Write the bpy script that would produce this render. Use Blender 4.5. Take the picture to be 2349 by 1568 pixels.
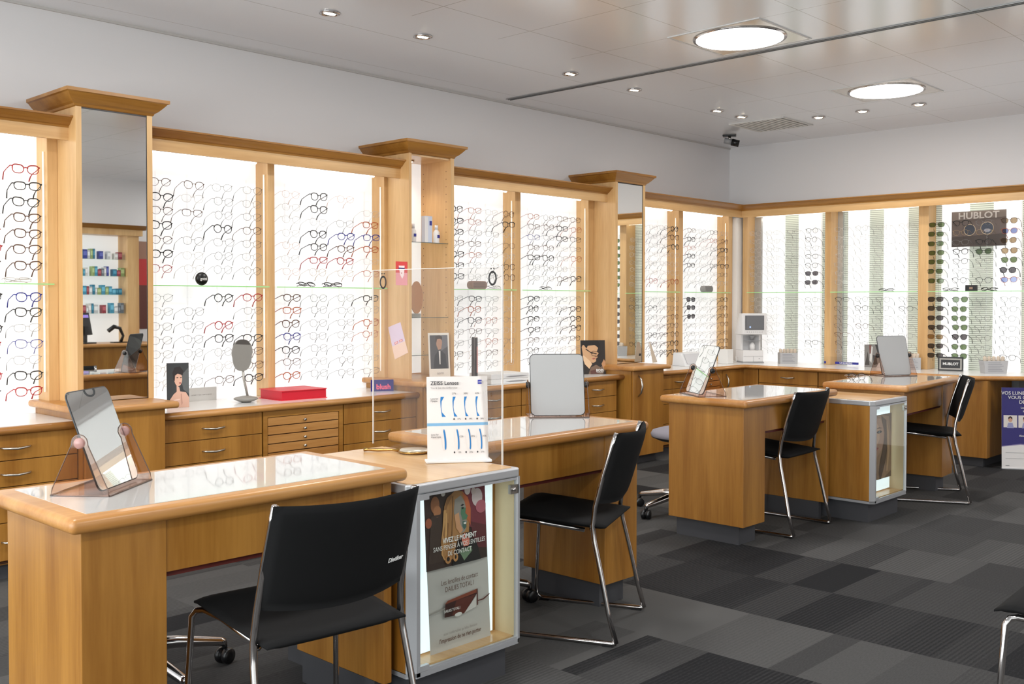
import bpy, bmesh, math, random
from mathutils import Vector, Matrix
random.seed(7)
PI = math.pi
for o in list(bpy.data.objects): bpy.data.objects.remove(o)
S = bpy.context.scene
C = S.collection
# ---------------------------------------------------------------- camera, world, exposure, large lights
cam = bpy.data.cameras.new('camera'); camo = bpy.data.objects.new('camera', cam); C.objects.link(camo)
cam.sensor_width = 36; cam.lens = 2325.288 / 2349 * 36; cam.shift_y = -(784 - 740.356) / 2349
cam.clip_start = .05; cam.clip_end = 60
yaw, pit, rol = 0.76103, -0.0214, 0.0011
Fw = Vector((math.cos(yaw)*math.cos(pit), math.sin(yaw)*math.cos(pit), math.sin(pit)))
Rt = Vector((math.sin(yaw), -math.cos(yaw), 0)); Up = Rt.cross(Fw)
Rr = Rt*math.cos(rol) + Up*math.sin(rol); Ur = Up*math.cos(rol) - Rt*math.sin(rol)
CP = Vector((-8.692, -5.334, 1.253))
camo.matrix_world = Matrix(((Rr.x, Ur.x, -Fw.x, CP.x), (Rr.y, Ur.y, -Fw.y, CP.y), (Rr.z, Ur.z, -Fw.z, CP.z), (0, 0, 0, 1)))
S.camera = camo
S.view_settings.view_transform = 'Standard'; S.view_settings.look = 'None'
S.view_settings.gamma = 1; S.view_settings.use_curve_mapping = False
S.view_settings.exposure = 0.0
w = bpy.data.worlds.new('world'); S.world = w; w.use_nodes = True
w.node_tree.nodes['Background'].inputs[0].default_value = (.8, .85, .9, 1)
w.node_tree.nodes['Background'].inputs[1].default_value = .15
H = 2.752
PANEL = .57        # brightness of the backlit display panels
DAY1, DAY2 = 420, 60   # watts of fill light added outside the two unseen shop windows
LAMPW = 21          # watts of every big round ceiling lamp
def area_light(x, y, power, size=.44):
    l = bpy.data.lights.new('lamp_or_fill_light', 'AREA'); l.shape = 'DISK'; l.size = size; l.energy = power; l.color = (1, .985, .965)
    o = bpy.data.objects.new('lamp_or_fill_light', l); o.location = (x, y, H - .035); C.objects.link(o); return o
def spot_light(x, y, power, tx=0, ty=0):
    l = bpy.data.lights.new('spot_light', 'SPOT'); l.energy = power; l.spot_size = math.radians(95); l.spot_blend = .8; l.shadow_soft_size = .04
    l.color = (1, .93, .82)
    o = bpy.data.objects.new('spot_light', l); o.location = (x, y, H - .02); o.rotation_euler = (ty, tx, 0); C.objects.link(o); return o

# ---------------------------------------------------------------- materials
def lin(c):
    return tuple(((v/255)/12.92 if v/255 <= .04045 else ((v/255+.055)/1.055)**2.4) for v in c) + (1,)
MC = {}
def mat(name, rgb, rough=.5, metal=0, spec=.5, emit=0, coat=0, alpha=1):
    k = (name, tuple(rgb), rough, metal, emit)
    if k in MC: return MC[k]
    m = bpy.data.materials.new(name); m.use_nodes = True; b = m.node_tree.nodes['Principled BSDF']
    b.inputs['Base Color'].default_value = lin(rgb); b.inputs['Roughness'].default_value = rough
    b.inputs['Metallic'].default_value = metal; b.inputs['Specular IOR Level'].default_value = spec
    b.inputs['Coat Weight'].default_value = coat
    if emit: b.inputs['Emission Color'].default_value = lin(rgb) if rgb != (212, 213, 214) else (1, 1, .997, 1); b.inputs['Emission Strength'].default_value = emit
    MC[k] = m; return m
def nd(m, t, **kw):
    n = m.node_tree.nodes.new(t)
    for k, v in kw.items(): setattr(n, k, v)
    return n
def math_n(m, op, a, b=None):
    n = nd(m, 'ShaderNodeMath', operation=op)
    for i, v in enumerate((a, b)):
        if v is None: continue
        if isinstance(v, (int, float)): n.inputs[i].default_value = v
        else: m.node_tree.links.new(v, n.inputs[i])
    return n.outputs[0]
def wood(name, axis, dark, light, rough=.38, coat=.25):
    m = bpy.data.materials.new(name); m.use_nodes = True; L = m.node_tree.links.new; b = m.node_tree.nodes['Principled BSDF']
    g = nd(m, 'ShaderNodeNewGeometry'); mp = nd(m, 'ShaderNodeMapping'); L(g.outputs['Position'], mp.inputs[0])
    sc = {'z': (1, 1, .07), 'x': (.07, 1, 1), 'y': (1, .07, 1)}[axis]; mp.inputs['Scale'].default_value = sc
    n1 = nd(m, 'ShaderNodeTexNoise'); n1.inputs['Scale'].default_value = 9; n1.inputs['Detail'].default_value = 3; L(mp.outputs[0], n1.inputs[0])
    n2 = nd(m, 'ShaderNodeTexNoise'); n2.inputs['Scale'].default_value = 90; n2.inputs['Detail'].default_value = 4; L(mp.outputs[0], n2.inputs[0])
    a = math_n(m, 'MULTIPLY', n1.outputs[0], .75); c = math_n(m, 'MULTIPLY', n2.outputs[0], .25); s = math_n(m, 'ADD', a, c)
    r = nd(m, 'ShaderNodeValToRGB'); L(s, r.inputs[0])
    r.color_ramp.elements[0].position = .36; r.color_ramp.elements[0].color = lin(dark)
    r.color_ramp.elements[1].position = .64; r.color_ramp.elements[1].color = lin(light)
    L(r.outputs[0], b.inputs['Base Color']); b.inputs['Roughness'].default_value = rough; b.inputs['Coat Weight'].default_value = coat
    b.inputs['Coat Roughness'].default_value = .25
    return m
WD, WL = (140, 90, 28), (174, 122, 52)
WV = wood('wood_vertical', 'z', WD, WL); WX = wood('wood_lengthwise', 'x', WD, WL); WY = wood('wood_crosswise', 'y', WD, WL)
NX = wood('nosing_wood_x', 'x', (166, 110, 50), (196, 143, 82)); NY = wood('nosing_wood_y', 'y', (166, 110, 50), (196, 143, 82))
PV = wood('maple_vertical', 'z', (196, 152, 98), (222, 182, 128), .4, .15); PX = wood('maple_lengthwise', 'x', (196, 152, 98), (222, 182, 128), .4, .15); PY = wood('maple_crosswise', 'y', (196, 152, 98), (222, 182, 128), .4, .15)
BX = wood('pale_wood_top', 'y', (200, 156, 104), (220, 182, 134), .25)
WHITE = mat('white_laminate', (236, 234, 232), .22, coat=.3)
WALLM = mat('wall_paint', (226, 224, 225), .85, spec=.2)
CHROME = mat('chrome', (205, 200, 198), .12, 1); STEEL = mat('brushed_steel', (190, 186, 178), .3, 1)
ALU = mat('aluminium', (196, 197, 200), .38, .55)
BLACKF = mat('black_fabric', (10, 10, 11), .85, spec=.25); BLACKP = mat('black_plastic', (16, 16, 18), .35)
GREYF = mat('grey_fabric', (140, 136, 144), .9, spec=.2)
PLINTH = mat('dark_grey_plinth', (62, 62, 66), .6); DARKRED = mat('dark_red_underside', (84, 22, 12), .6)
SEAM = mat('dark_seam', (70, 36, 10), .7)
MIRROR = mat('mirror_glass', (238, 240, 238), .012, 1); MIRG = mat('grey_mirror_back', (150, 150, 148), .55, .3)
PAPER = mat('white_paper', (232, 231, 229), .6); INK = mat('ink', (52, 50, 54), .7)
PAN = mat('backlit_panel', (212, 213, 214), .6, emit=PANEL)
PANC = mat('cool_backlit_panel', (222, 236, 240), .6, emit=.8)
TUBE = mat('lamp_tube', (255, 250, 240), .5, emit=3.5); DISC = mat('lamp_diffuser', (255, 253, 250), .5, emit=4)
BULB = mat('bulb', (255, 238, 205), .5, emit=9)
def thin_glass(name, tint, refl=1.0, rough=.03, base=0.04):
    m = bpy.data.materials.new(name); m.use_nodes = True; nt = m.node_tree; L = nt.links.new
    for n in list(nt.nodes):
        if n.type == 'BSDF_PRINCIPLED': nt.nodes.remove(n)
    out = [n for n in nt.nodes if n.type == 'OUTPUT_MATERIAL'][0]
    t = nd(m, 'ShaderNodeBsdfTransparent'); t.inputs[0].default_value = tuple(tint) + (1,)
    g = nd(m, 'ShaderNodeBsdfGlossy'); g.inputs['Roughness'].default_value = rough; g.inputs[0].default_value = (1, 1, 1, 1)
    f = nd(m, 'ShaderNodeFresnel'); f.inputs[0].default_value = 1.5
    gm = nd(m, 'ShaderNodeNewGeometry'); k = math_n(m, 'MULTIPLY', math_n(m, 'MULTIPLY', f.outputs[0], refl), math_n(m, 'SUBTRACT', 1, gm.outputs['Backfacing']))
    mx = nd(m, 'ShaderNodeMixShader'); L(k, mx.inputs[0]); L(t.outputs[0], mx.inputs[1]); L(g.outputs[0], mx.inputs[2]); L(mx.outputs[0], out.inputs[0])
    return m
GLASS = thin_glass('clear_glass', (.97, .99, .98)); SHELFG = thin_glass('shelf_glass', (.93, .98, .95)); LENS = thin_glass('clear_lens', (.97, .97, .97), .6)
EDGE = mat('green_glass_edge', (150, 205, 135), .3, emit=.25); ACRY = thin_glass('clear_acrylic', (.95, .95, .955), .9)  # EDGE: light gathered in the glass edge is put in as glow
EDGED = mat('dark_glass_edge', (70, 84, 80), .3)
AMBER = thin_glass('amber_acrylic', (.90, .80, .75), .8); AMBE = mat('amber_acrylic_edge', (150, 104, 84), .2)
def floor_mat():
    m = bpy.data.materials.new('carpet_tiles'); m.use_nodes = True; L = m.node_tree.links.new; b = m.node_tree.nodes['Principled BSDF']
    g = nd(m, 'ShaderNodeNewGeometry'); s = nd(m, 'ShaderNodeSeparateXYZ'); L(g.outputs['Position'], s.inputs[0])
    x, y = s.outputs[0], s.outputs[1]
    ix = math_n(m, 'FLOOR', math_n(m, 'DIVIDE', math_n(m, 'ADD', x, 14.6), .5)); iy = math_n(m, 'FLOOR', math_n(m, 'DIVIDE', math_n(m, 'ADD', y, 13.595), .5))
    def wn(a, c):
        n = nd(m, 'ShaderNodeTexWhiteNoise', noise_dimensions='2D'); cb = nd(m, 'ShaderNodeCombineXYZ'); L(a, cb.inputs[0]); L(c, cb.inputs[1]); L(cb.outputs[0], n.inputs['Vector']); return n.outputs['Value']
    r1 = wn(ix, iy); r0 = wn(ix, math_n(m, 'ADD', iy, 77.3))
    band = math_n(m, 'FLOOR', math_n(m, 'MULTIPLY', math_n(m, 'ADD', math_n(m, 'ADD', y, 20), math_n(m, 'MULTIPLY', r1, .3)), 5.1))
    r2 = wn(math_n(m, 'ADD', ix, 33.1), band)
    v = math_n(m, 'ADD', math_n(m, 'MULTIPLY', math_n(m, 'POWER', r1, .8), .62), math_n(m, 'MULTIPLY', r2, .38))
    rib = math_n(m, 'SINE', math_n(m, 'MULTIPLY', y, 2*PI/.017)); ribs = math_n(m, 'MULTIPLY', math_n(m, 'MULTIPLY', rib, r0), .13)
    n = nd(m, 'ShaderNodeTexNoise'); mp = nd(m, 'ShaderNodeMapping'); L(g.outputs['Position'], mp.inputs[0]); mp.inputs['Scale'].default_value = (60, 260, 1); L(mp.outputs[0], n.inputs[0]); n.inputs['Scale'].default_value = 1
    v = math_n(m, 'ADD', math_n(m, 'ADD', v, ribs), math_n(m, 'MULTIPLY', math_n(m, 'SUBTRACT', n.outputs[0], .5), .35))
    r = nd(m, 'ShaderNodeValToRGB'); L(v, r.inputs[0])
    r.color_ramp.elements[0].position = .1; r.color_ramp.elements[0].color = lin((31, 31, 33))
    r.color_ramp.elements[1].position = .85; r.color_ramp.elements[1].color = lin((86, 85, 84))
    L(r.outputs[0], b.inputs['Base Color']); b.inputs['Roughness'].default_value = .95; b.inputs['Specular IOR Level'].default_value = .15
    return m
def ceil_mat():
    m = bpy.data.materials.new('ceiling_panels'); m.use_nodes = True; L = m.node_tree.links.new; b = m.node_tree.nodes['Principled BSDF']
    g = nd(m, 'ShaderNodeNewGeometry'); s = nd(m, 'ShaderNodeSeparateXYZ'); L(g.outputs['Position'], s.inputs[0])
    def line(c, off, per, wd):
        f = math_n(m, 'FRACT', math_n(m, 'DIVIDE', math_n(m, 'ADD', c, off), per)); return math_n(m, 'LESS_THAN', f, wd/per)
    a = line(s.outputs[0], 20 - .59 + .065, .65, .005); c = line(s.outputs[1], 20 + .06, .64, .005)
    near = math_n(m, 'LESS_THAN', s.outputs[1], -1.25); a = math_n(m, 'MULTIPLY', a, near)
    k = math_n(m, 'MAXIMUM', a, c)
    mx = nd(m, 'ShaderNodeMix', data_type='RGBA'); L(k, mx.inputs[0]); mx.inputs[6].default_value = lin((238, 241, 246)); mx.inputs[7].default_value = lin((170, 168, 166)); b.inputs['Coat Weight'].default_value = .9; b.inputs['Coat Roughness'].default_value = .16; b.inputs['Coat IOR'].default_value = 1.8
    L(mx.outputs[2], b.inputs['Base Color']); b.inputs['Roughness'].default_value = .32; b.inputs['Specular IOR Level'].default_value = .6
    return m
def blind_mat():
    m = bpy.data.materials.new('blind_slats'); m.use_nodes = True; L = m.node_tree.links.new; b = m.node_tree.nodes['Principled BSDF']
    g = nd(m, 'ShaderNodeNewGeometry'); s = nd(m, 'ShaderNodeSeparateXYZ'); L(g.outputs['Position'], s.inputs[0])
    f = math_n(m, 'FRACT', math_n(m, 'DIVIDE', s.outputs[2], .0165)); k = math_n(m, 'LESS_THAN', f, .32)
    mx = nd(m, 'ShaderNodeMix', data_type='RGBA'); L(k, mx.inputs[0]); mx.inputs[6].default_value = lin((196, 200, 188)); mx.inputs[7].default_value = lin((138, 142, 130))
    L(mx.outputs[2], b.inputs['Base Color']); L(mx.outputs[2], b.inputs['Emission Color']); b.inputs['Emission Strength'].default_value = .3; return m  # glow of the lit blinds is put in as emission
BLIND = blind_mat()

# ---------------------------------------------------------------- mesh helpers
class MB:
    def __init__(s): s.v = []; s.f = []; s.m = []; s.sm = []
    def add(s, vs, fs, mi=0, sm=False):
        n = len(s.v); s.v += [tuple(v) for v in vs]
        for f in fs: s.f.append([i+n for i in f]); s.m.append(mi); s.sm.append(sm)
        return s
    def box(s, x0, y0, z0, x1, y1, z1, mi=0):
        x0, x1 = sorted((x0, x1)); y0, y1 = sorted((y0, y1)); z0, z1 = sorted((z0, z1))
        return s.add([(x0,y0,z0),(x1,y0,z0),(x1,y1,z0),(x0,y1,z0),(x0,y0,z1),(x1,y0,z1),(x1,y1,z1),(x0,y1,z1)],
              [(0,3,2,1),(4,5,6,7),(0,1,5,4),(1,2,6,5),(2,3,7,6),(3,0,4,7)], mi)
    def prism(s, pts, h, axis='z', mi=0, sm=False):
        # pts: 2D outline, extruded from h[0] to h[1] along axis; (a,b) -> z:(x,y) x:(y,z) y:(x,z)
        n = len(pts); P = {'z': lambda a,b,c: (a,b,c), 'x': lambda a,b,c: (c,a,b), 'y': lambda a,b,c: (a,c,b)}[axis]
        vs = [P(a,b,h[0]) for a,b in pts] + [P(a,b,h[1]) for a,b in pts]
        fs = [(i, (i+1)%n, n+(i+1)%n, n+i) for i in range(n)]
        s.add(vs, fs, mi, sm); k = len(s.v)-2*n
        s.f.append([k+i for i in range(n)][::-1]); s.m.append(mi); s.sm.append(False)
        s.f.append([k+n+i for i in range(n)]); s.m.append(mi); s.sm.append(False); return s
    def tube(s, path, r, n=8, mi=0, closed=False, flat=1.0):
        P = [Vector(p) for p in path]; m = len(P); rings = []; R = r if isinstance(r, (list, tuple)) else [r]*m
        ref = None
        for i, p in enumerate(P):
            a = P[(i-1) % m] if (closed or i > 0) else p; b = P[(i+1) % m] if (closed or i < m-1) else p
            t = (b-a).normalized()
            if ref is None: ref = Vector((0,0,1)) if abs(t.z) < .9 else Vector((0,1,0))
            u = (ref - t*ref.dot(t)); u = u.normalized() if u.length > 1e-4 else t.orthogonal().normalized()
            ref = u; v = t.cross(u); rings.append([p + u*math.cos(2*PI*k/n)*R[i] + v*math.sin(2*PI*k/n)*R[i]*flat for k in range(n)])
        vs = [q for rg in rings for q in rg]; fs = []
        for i in range(m if closed else m-1):
            j = (i+1) % m
            for k in range(n): fs.append((i*n+k, i*n+(k+1)%n, j*n+(k+1)%n, j*n+k))
        if not closed: fs += [tuple(range(n))[::-1], tuple((m-1)*n+k for k in range(n))]
        return s.add(vs, fs, mi, True)
    def lathe(s, prof, c=(0,0,0), n=20, mi=0, axis='z', sm=True):
        vs = []; fs = []; m = len(prof)
        for r, h in prof:
            for k in range(n):
                a = 2*PI*k/n; q = (r*math.cos(a), r*math.sin(a), h)
                if axis == 'y': q = (q[0], q[2], q[1])
                if axis == 'x': q = (q[2], q[0], q[1])
                vs.append((q[0]+c[0], q[1]+c[1], q[2]+c[2]))
        for i in range(m-1):
            for k in range(n): fs.append((i*n+k, i*n+(k+1)%n, (i+1)*n+(k+1)%n, (i+1)*n+k))
        fs += [tuple(range(n))[::-1], tuple((m-1)*n+k for k in range(n))]
        return s.add(vs, fs, mi, sm)
    def quad(s, a, b, c, d, mi=0): return s.add([a,b,c,d], [(0,1,2,3)], mi)
    def grid(s, fn, nu, nv, mi=0, sm=True):
        vs = [fn(i/nu, j/nv) for j in range(nv+1) for i in range(nu+1)]
        return s.add(vs, [(j*(nu+1)+i, j*(nu+1)+i+1, (j+1)*(nu+1)+i+1, (j+1)*(nu+1)+i) for j in range(nv) for i in range(nu)], mi, sm)
    def mesh(s, name, mats):
        me = bpy.data.meshes.new(name); me.from_pydata(s.v, [], s.f)
        for m in (mats if isinstance(mats, (list, tuple)) else [mats]): me.materials.append(m)
        for p, mi, sm in zip(me.polygons, s.m, s.sm): p.material_index = mi; p.use_smooth = sm
        bm = bmesh.new(); bm.from_mesh(me); bmesh.ops.recalc_face_normals(bm, faces=bm.faces); bm.to_mesh(me); bm.free()
        return me
    def build(s, name, mats, parent=None, loc=(0,0,0), rot=(0,0,0), bevel=0, seg=2, label=None):
        o = bpy.data.objects.new(name, s.mesh(name, mats)); C.objects.link(o); o.location = loc; o.rotation_euler = rot
        if parent: o.parent = parent
        if bevel:
            b = o.modifiers.new('bevel', 'BEVEL'); b.width = bevel; b.segments = seg; b.limit_method = 'ANGLE'; b.angle_limit = math.radians(40)
            b.harden_normals = False
            for p in o.data.polygons: p.use_smooth = seg > 2
        if label: o['label'] = label
        return o
def tag(o, label, cat, group=None, kind=None):
    o['label'] = label; o['category'] = cat
    if group: o['group'] = group
    if kind: o['kind'] = kind
    return o
def thing(name, label, cat, loc=(0,0,0), rz=0, group=None, rx=0):
    o = bpy.data.objects.new(name, None); o.empty_display_size = .05; C.objects.link(o); o.location = loc; o.rotation_euler = (rx, 0, rz)
    return tag(o, label, cat, group)
def struct(o): o['kind'] = 'structure'; return o
def copy_tree(o, parent=None):
    c = o.copy(); C.objects.link(c)
    if parent: c.parent = parent
    for ch in o.children: copy_tree(ch, c)
    return c
def rrect(w, h, r, n=5, cx=0, cy=0):
    pts = []
    for (sx, sy, a0) in ((1,1,0), (-1,1,90), (-1,-1,180), (1,-1,270)):
        for k in range(n+1):
            a = math.radians(a0 + 90*k/n); pts.append((cx + sx*(w/2-r) + r*math.cos(a), cy + sy*(h/2-r) + r*math.sin(a)))
    return pts
def text_part(parent, s, size, loc, m, name='lettering', align='CENTER', rot=(PI/2, 0, 0), sx=1, bold=0, ext=.0003, label=None):
    cu = bpy.data.curves.new('t', 'FONT'); cu.body = s; cu.size = size; cu.align_x = align; cu.align_y = 'CENTER'; cu.extrude = ext; cu.offset = bold; cu.resolution_u = 3
    t = bpy.data.objects.new('t', cu); C.objects.link(t); bpy.context.view_layer.update()
    me = bpy.data.meshes.new_from_object(t, depsgraph=bpy.context.evaluated_depsgraph_get()); bpy.data.objects.remove(t); bpy.data.curves.remove(cu)
    me.materials.clear(); me.materials.append(m)
    o = bpy.data.objects.new(name, me); C.objects.link(o); o.location = loc; o.rotation_euler = rot; o.scale = (sx, 1, 1)
    if parent: o.parent = parent
    if label: o['label'] = label
    return o
def ell(cx, cy, rx, ry, n=20, a0=0, a1=360, rot=0):
    out = []
    for k in range(n + (0 if a1-a0 == 360 else 1)):
        a = math.radians(a0 + (a1-a0)*k/n); x, y = rx*math.cos(a), ry*math.sin(a); r = math.radians(rot)
        out.append((cx + x*math.cos(r) - y*math.sin(r), cy + x*math.sin(r) + y*math.cos(r)))
    return out
def art(shapes, W, Hh, name, parent, loc=(0,0,0), rot=(0,0,0), bg=(240,240,240), y0=0, th=.003, back=(225,224,222), bend=None):
    """a printed board: local x right, z up, face towards -y; shapes are (rgb, outline in 0..1)"""
    b = MB(); mats = [mat('print', bg, .5), mat('board', back, .6)]; cols = {tuple(bg): 0}
    b.box(0, y0, 0, W, y0+th, Hh, 1); b.quad((0,y0-.0003,0),(W,y0-.0003,0),(W,y0-.0003,Hh),(0,y0-.0003,Hh), 0)
    for i, (c, pts) in enumerate(shapes):
        c = tuple(c)
        if c not in cols: cols[c] = len(mats); mats.append(mat('print', c, .5))
        yy = y0 - .0006 - .00012*i
        b.add([(min(max(u,0),1)*W, yy, min(max(v,0),1)*Hh) for u, v in pts], [tuple(range(len(pts)))], cols[c])
    if bend: b.v = [bend(p) for p in b.v]
    me = bpy.data.meshes.new(name); me.from_pydata(b.v, [], b.f)
    for m in mats: me.materials.append(m)
    for p, mi in zip(me.polygons, b.m): p.material_index = mi
    o = bpy.data.objects.new(name, me); C.objects.link(o); o.location = loc; o.rotation_euler = rot
    if parent: o.parent = parent
    return o

# ---------------------------------------------------------------- room
XB, YF = -12.2, -7.7
struct(MB().box(XB, YF, -.06, .1, .1, 0).build('floor', floor_mat()))
struct(MB().box(XB, YF, H, .1, .1, H+.06).build('ceiling', ceil_mat()))
struct(MB().box(XB, 0, 0, .1, .1, H).build('wall_left', WALLM))
struct(MB().box(0, YF, 0, .1, 0, H).build('wall_back', WALLM))
struct(MB().box(-5.2, YF-.1, 0, .1, YF, H).build('wall_right', WALLM))
# unseen shop front behind the camera, glazed to admit added fill light
struct(MB().box(XB-.1, YF, 0, XB, .1, .25).box(XB-.1, YF, 2.6, XB, .1, H).build('wall_front', WALLM))
struct(MB().box(XB-.05, YF, .25, XB-.044, 0, 2.6).build('window_1', GLASS))
struct(MB().box(XB, YF-.05, .05, -5.2, YF-.044, 2.6).build('added_window_2', GLASS))  # unseen side window, added to let in soft fill
def fill_daylight(loc, rot, sx, sy, power):
    l = bpy.data.lights.new('fill_daylight', 'AREA'); l.shape = 'RECTANGLE'; l.size = sx; l.size_y = sy; l.energy = power; l.color = (.97, .98, 1)
    o = bpy.data.objects.new('fill_daylight', l); o.location = loc; o.rotation_euler = rot; C.objects.link(o)
fill_daylight((XB-.2, -3.8, 1.4), (0, -PI/2, 0), 2.4, 7.4, DAY1)  # unseen front fill, added to lift ceiling and walls
fill_daylight((-8.7, YF-.2, 1.4), (PI/2, 0, 0), 6.8, 2.4, DAY2)  # weak fill added from the unseen side
struct(MB().box(XB, -.012, H-.012, 0, 0, H).build('trim_1', mat('grey_trim', (196, 193, 190), .6)))  # thin grey strip along the left wall under the ceiling

# ceiling fixtures
LAMPS = [(-3.6, -2.27), (-1.625, -2.27), (-5.57, -2.27), (-7.6, -2.27), (-9.4, -5.3), (-6.6, -5.3), (-.9, -5.3), (-9.6, -2.8)]  # first two in view; the rest added out of view as fill
def ceiling_lamp(x, y, label):
    t = thing('ceiling_lamp', label, 'ceiling lamp', (x, y, H), 0, 'square ceiling lamps with round diffusers')
    a = .2925
    f = MB()
    for s in (-1, 1): f.box(s*a, -a, -.004, s*(a-.012), a, 0); f.box(-a+.0121, s*a, -.004, a-.0121, s*(a-.012), 0)
    f.build('frame', mat('lamp_frame', (222, 221, 219), .4), t)
    r = MB().box(-a+.012, -a+.012, -.003, a-.012, a-.012, -.001); r.build('reflector_plate', mat('bright_plate', (226, 222, 214), .18, .6), t)
    MB().lathe([(.245, -.012), (.245, -.004)], n=40, mi=0).build('diffuser', DISC, t)
    MB().lathe([(.262, -.008), (.262, -.004), (.246, -.004), (.246, -.008)], n=40).build('trim_ring', CHROME, t)
    area_light(x, y, LAMPW)
    return t
area_light(-4.9, -6.5, 30); area_light(-1.6, -6.6, 30)  # fill without fixtures, added to brighten the opposite wall in the mirror
for i, (x, y) in enumerate(LAMPS):
    ceiling_lamp(x, y, ['large round lamp in the ceiling beside the dark slot', 'smaller looking round ceiling lamp nearest the far corner'][i] if i < 2 else
                 'added ceiling lamp outside the picture, ' + ['above the second desk','above the nearest desk','behind the camera by the front window','above the added side window','by the opposite wall near the back','behind the camera nearest the left wall'][i-2])
def downlight(x, y, label, power=9, ty=.35, tx=0):
    t = thing('downlight', label, 'spotlight', (x, y, H), 0, 'small recessed spotlights')
    MB().lathe([(.052, 0), (.055, -.006), (.044, -.009), (.036, -.003), (.036, 0)], n=24).build('ring', CHROME, t)
    MB().lathe([(.033, -.0035), (.028, -.009)], n=16).build('bulb', BULB, t, rot=(ty*.5, 0, 0))
    spot_light(x, y, power, tx, ty)
sp = [(-5.504, 'leftmost'), (-4.861, 'second from left'), (-3.572, 'third from left'), (-2.874, 'fourth from left'), (-1.793, 'fifth from left'), (-1.431, 'sixth from left')]
for x, n in sp: downlight(x, -.985, 'recessed spotlight in the row along the left wall, ' + n)
for (x, y), n in zip([(-.984, -1.432), (-.99, -1.805), (-.965, -2.239)], ['beside the air vent', 'in the middle of the far row', 'rightmost in the far row']):
    downlight(x, y, 'recessed spotlight ' + n, 9, 0, -.35)
for x in (-6.2, -7.0, -8.0): spot_light(x, -.985, 9, 0, .35)
t = thing('ceiling_slot', 'long dark double slot running across the ceiling', 'ceiling rail', (-3.23, 0, H))
MB().box(-.024, -4.4, -.002, .024, -.09, 0).build('slot_bed', mat('slot_dark', (26, 26, 28), .6), t)
MB().box(-.026, -4.4, -.005, -.02, -.09, -.0005).box(-.003, -4.4, -.005, .003, -.09, -.0005).box(.02, -4.4, -.005, .026, -.09, -.0005).build('rail', mat('slot_rail', (150, 150, 150), .35, .6), t)
t = thing('air_vent', 'square louvred air vent in the ceiling near the corner', 'air vent', (-.945, -.98, H))
f = MB()
for s in (-1, 1): f.box(s*.255, -.255, -.008, s*.235, .255, 0); f.box(-.2349, s*.255, -.008, .2349, s*.235, 0)
f.build('frame', mat('vent_white', (214, 213, 211), .5), t)
for k in range(11):
    y = -.215 + k*.043; MB().box(-.235, y, -.009, .235, y+.026, -.004).build('slat', mat('vent_white', (214, 213, 211), .5), t, rot=(0,0,0))
MB().box(-.235, -.235, -.003, .235, .235, -.001).build('backing', mat('vent_dark', (120, 119, 118), .8), t)
t = thing('security_camera', 'small black security camera hanging from the ceiling in the corner', 'camera', (-.69, -.42, H), math.radians(-60))
MB().box(-.06, -.04, -.012, .06, .04, 0).build('mount_plate', BLACKP, t, bevel=.004)
MB().tube([(0,0,-.01), (.01,0,-.05)], .012).build('bracket', STEEL, t)
MB().tube([(-.045,0,-.045), (.02,0,-.062)], .026, 14).build('body', mat('camera_grey', (150, 150, 152), .4), t)
MB().tube([(.02,0,-.062), (.085,0,-.079)], .031, 14).build('lens_hood', BLACKP, t)

# ---------------------------------------------------------------- long display wall on the left
YFR, YPB = -.215, -.09           # front of stiles, front of backlit panels
ZS = 1.335                       # glass shelf
FZ0, FZ1, YFA = 2.035, 2.10, -.347
COR = [(-.003, 2.095), (-.349, 2.095), (-.352, 2.104), (-.362, 2.108), (-.372, 2.116), (-.384, 2.128), (-.394, 2.137), (-.403, 2.140), (-.403, 2.148), (-.003, 2.148)]
def bay_shelf(ax, a, b, label, ys=-.235, z=ZS):
    t = thing('glass_shelf', label, 'glass shelf', (0, 0, z), 0, 'clear glass shelves across the display bays')
    m1, m2 = MB(), MB()
    if ax == 'x': m1.box(a, ys+.003, -.003, b, YPB-.002, .003); m2.box(a, ys, -.003, b, ys+.003, .003)
    else: m1.box(ys+.003, a, -.003, YPB-.002, b, .003); m2.box(ys, a, -.003, ys+.003, b, .003)
    m1.build('pane', SHELFG, t); m2.build('front_edge', EDGE, t)
def section(x0, x1, stiles, panels, label, cut0=0, cut1=0):
    """one run of lit display between towers: frame, panels, fascia and cornice"""
    t = thing('display_cabinet', label, 'display cabinet', ((x0+x1)/2, -.1, 0.7)); ox, oy, oz = (x0+x1)/2, -.1, .7
    def B(m, name, mats, **k): m.v = [(a-ox, b-oy, c-oz) for a, b, c in m.v]; return m.build(name, mats, t, **k)
    for a, b in stiles: B(MB().box(a, YFR, .69, b, -.02, FZ1), 'stile', PV, bevel=.003)
    for a, b in panels: B(MB().box(a, YPB, .69, b, -.03, 2.1), 'light_panel', PAN)
    B(MB().box(x0, YFA, FZ0, x1, YFA+.022, 2.1), 'fascia', PX)
    B(MB().box(x0, YFA+.022, 2.09, x1, -.002, 2.097), 'top_board', mat('white_board', (235, 232, 226), .5))
    B(MB().prism(COR, (x0, x1), 'x'), 'cornice', WX, bevel=0)
    for a, b in panels:
        B(MB().tube([(a+.05, -.17, 2.062), (b-.05, -.17, 2.062)], .014, 10), 'lamp_tube', TUBE)
        B(MB().box(a+.04, -.195, 2.074, b-.04, -.145, 2.09), 'lamp_batten', mat('batten', (230, 230, 230), .5))
    # acrylic side guides right of each panel, caught light put in as glow
    for a, b in panels:
        B(MB().tube([(b-.006, -.185, .80), (b-.006, -.185, 1.325)], .005, 6).tube([(b-.006, -.185, 1.345), (b-.006, -.185, 1.99)], .005, 6), 'guide_rod', mat('glow_acrylic', (255, 246, 232), .2, emit=.35))
    return t
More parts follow.
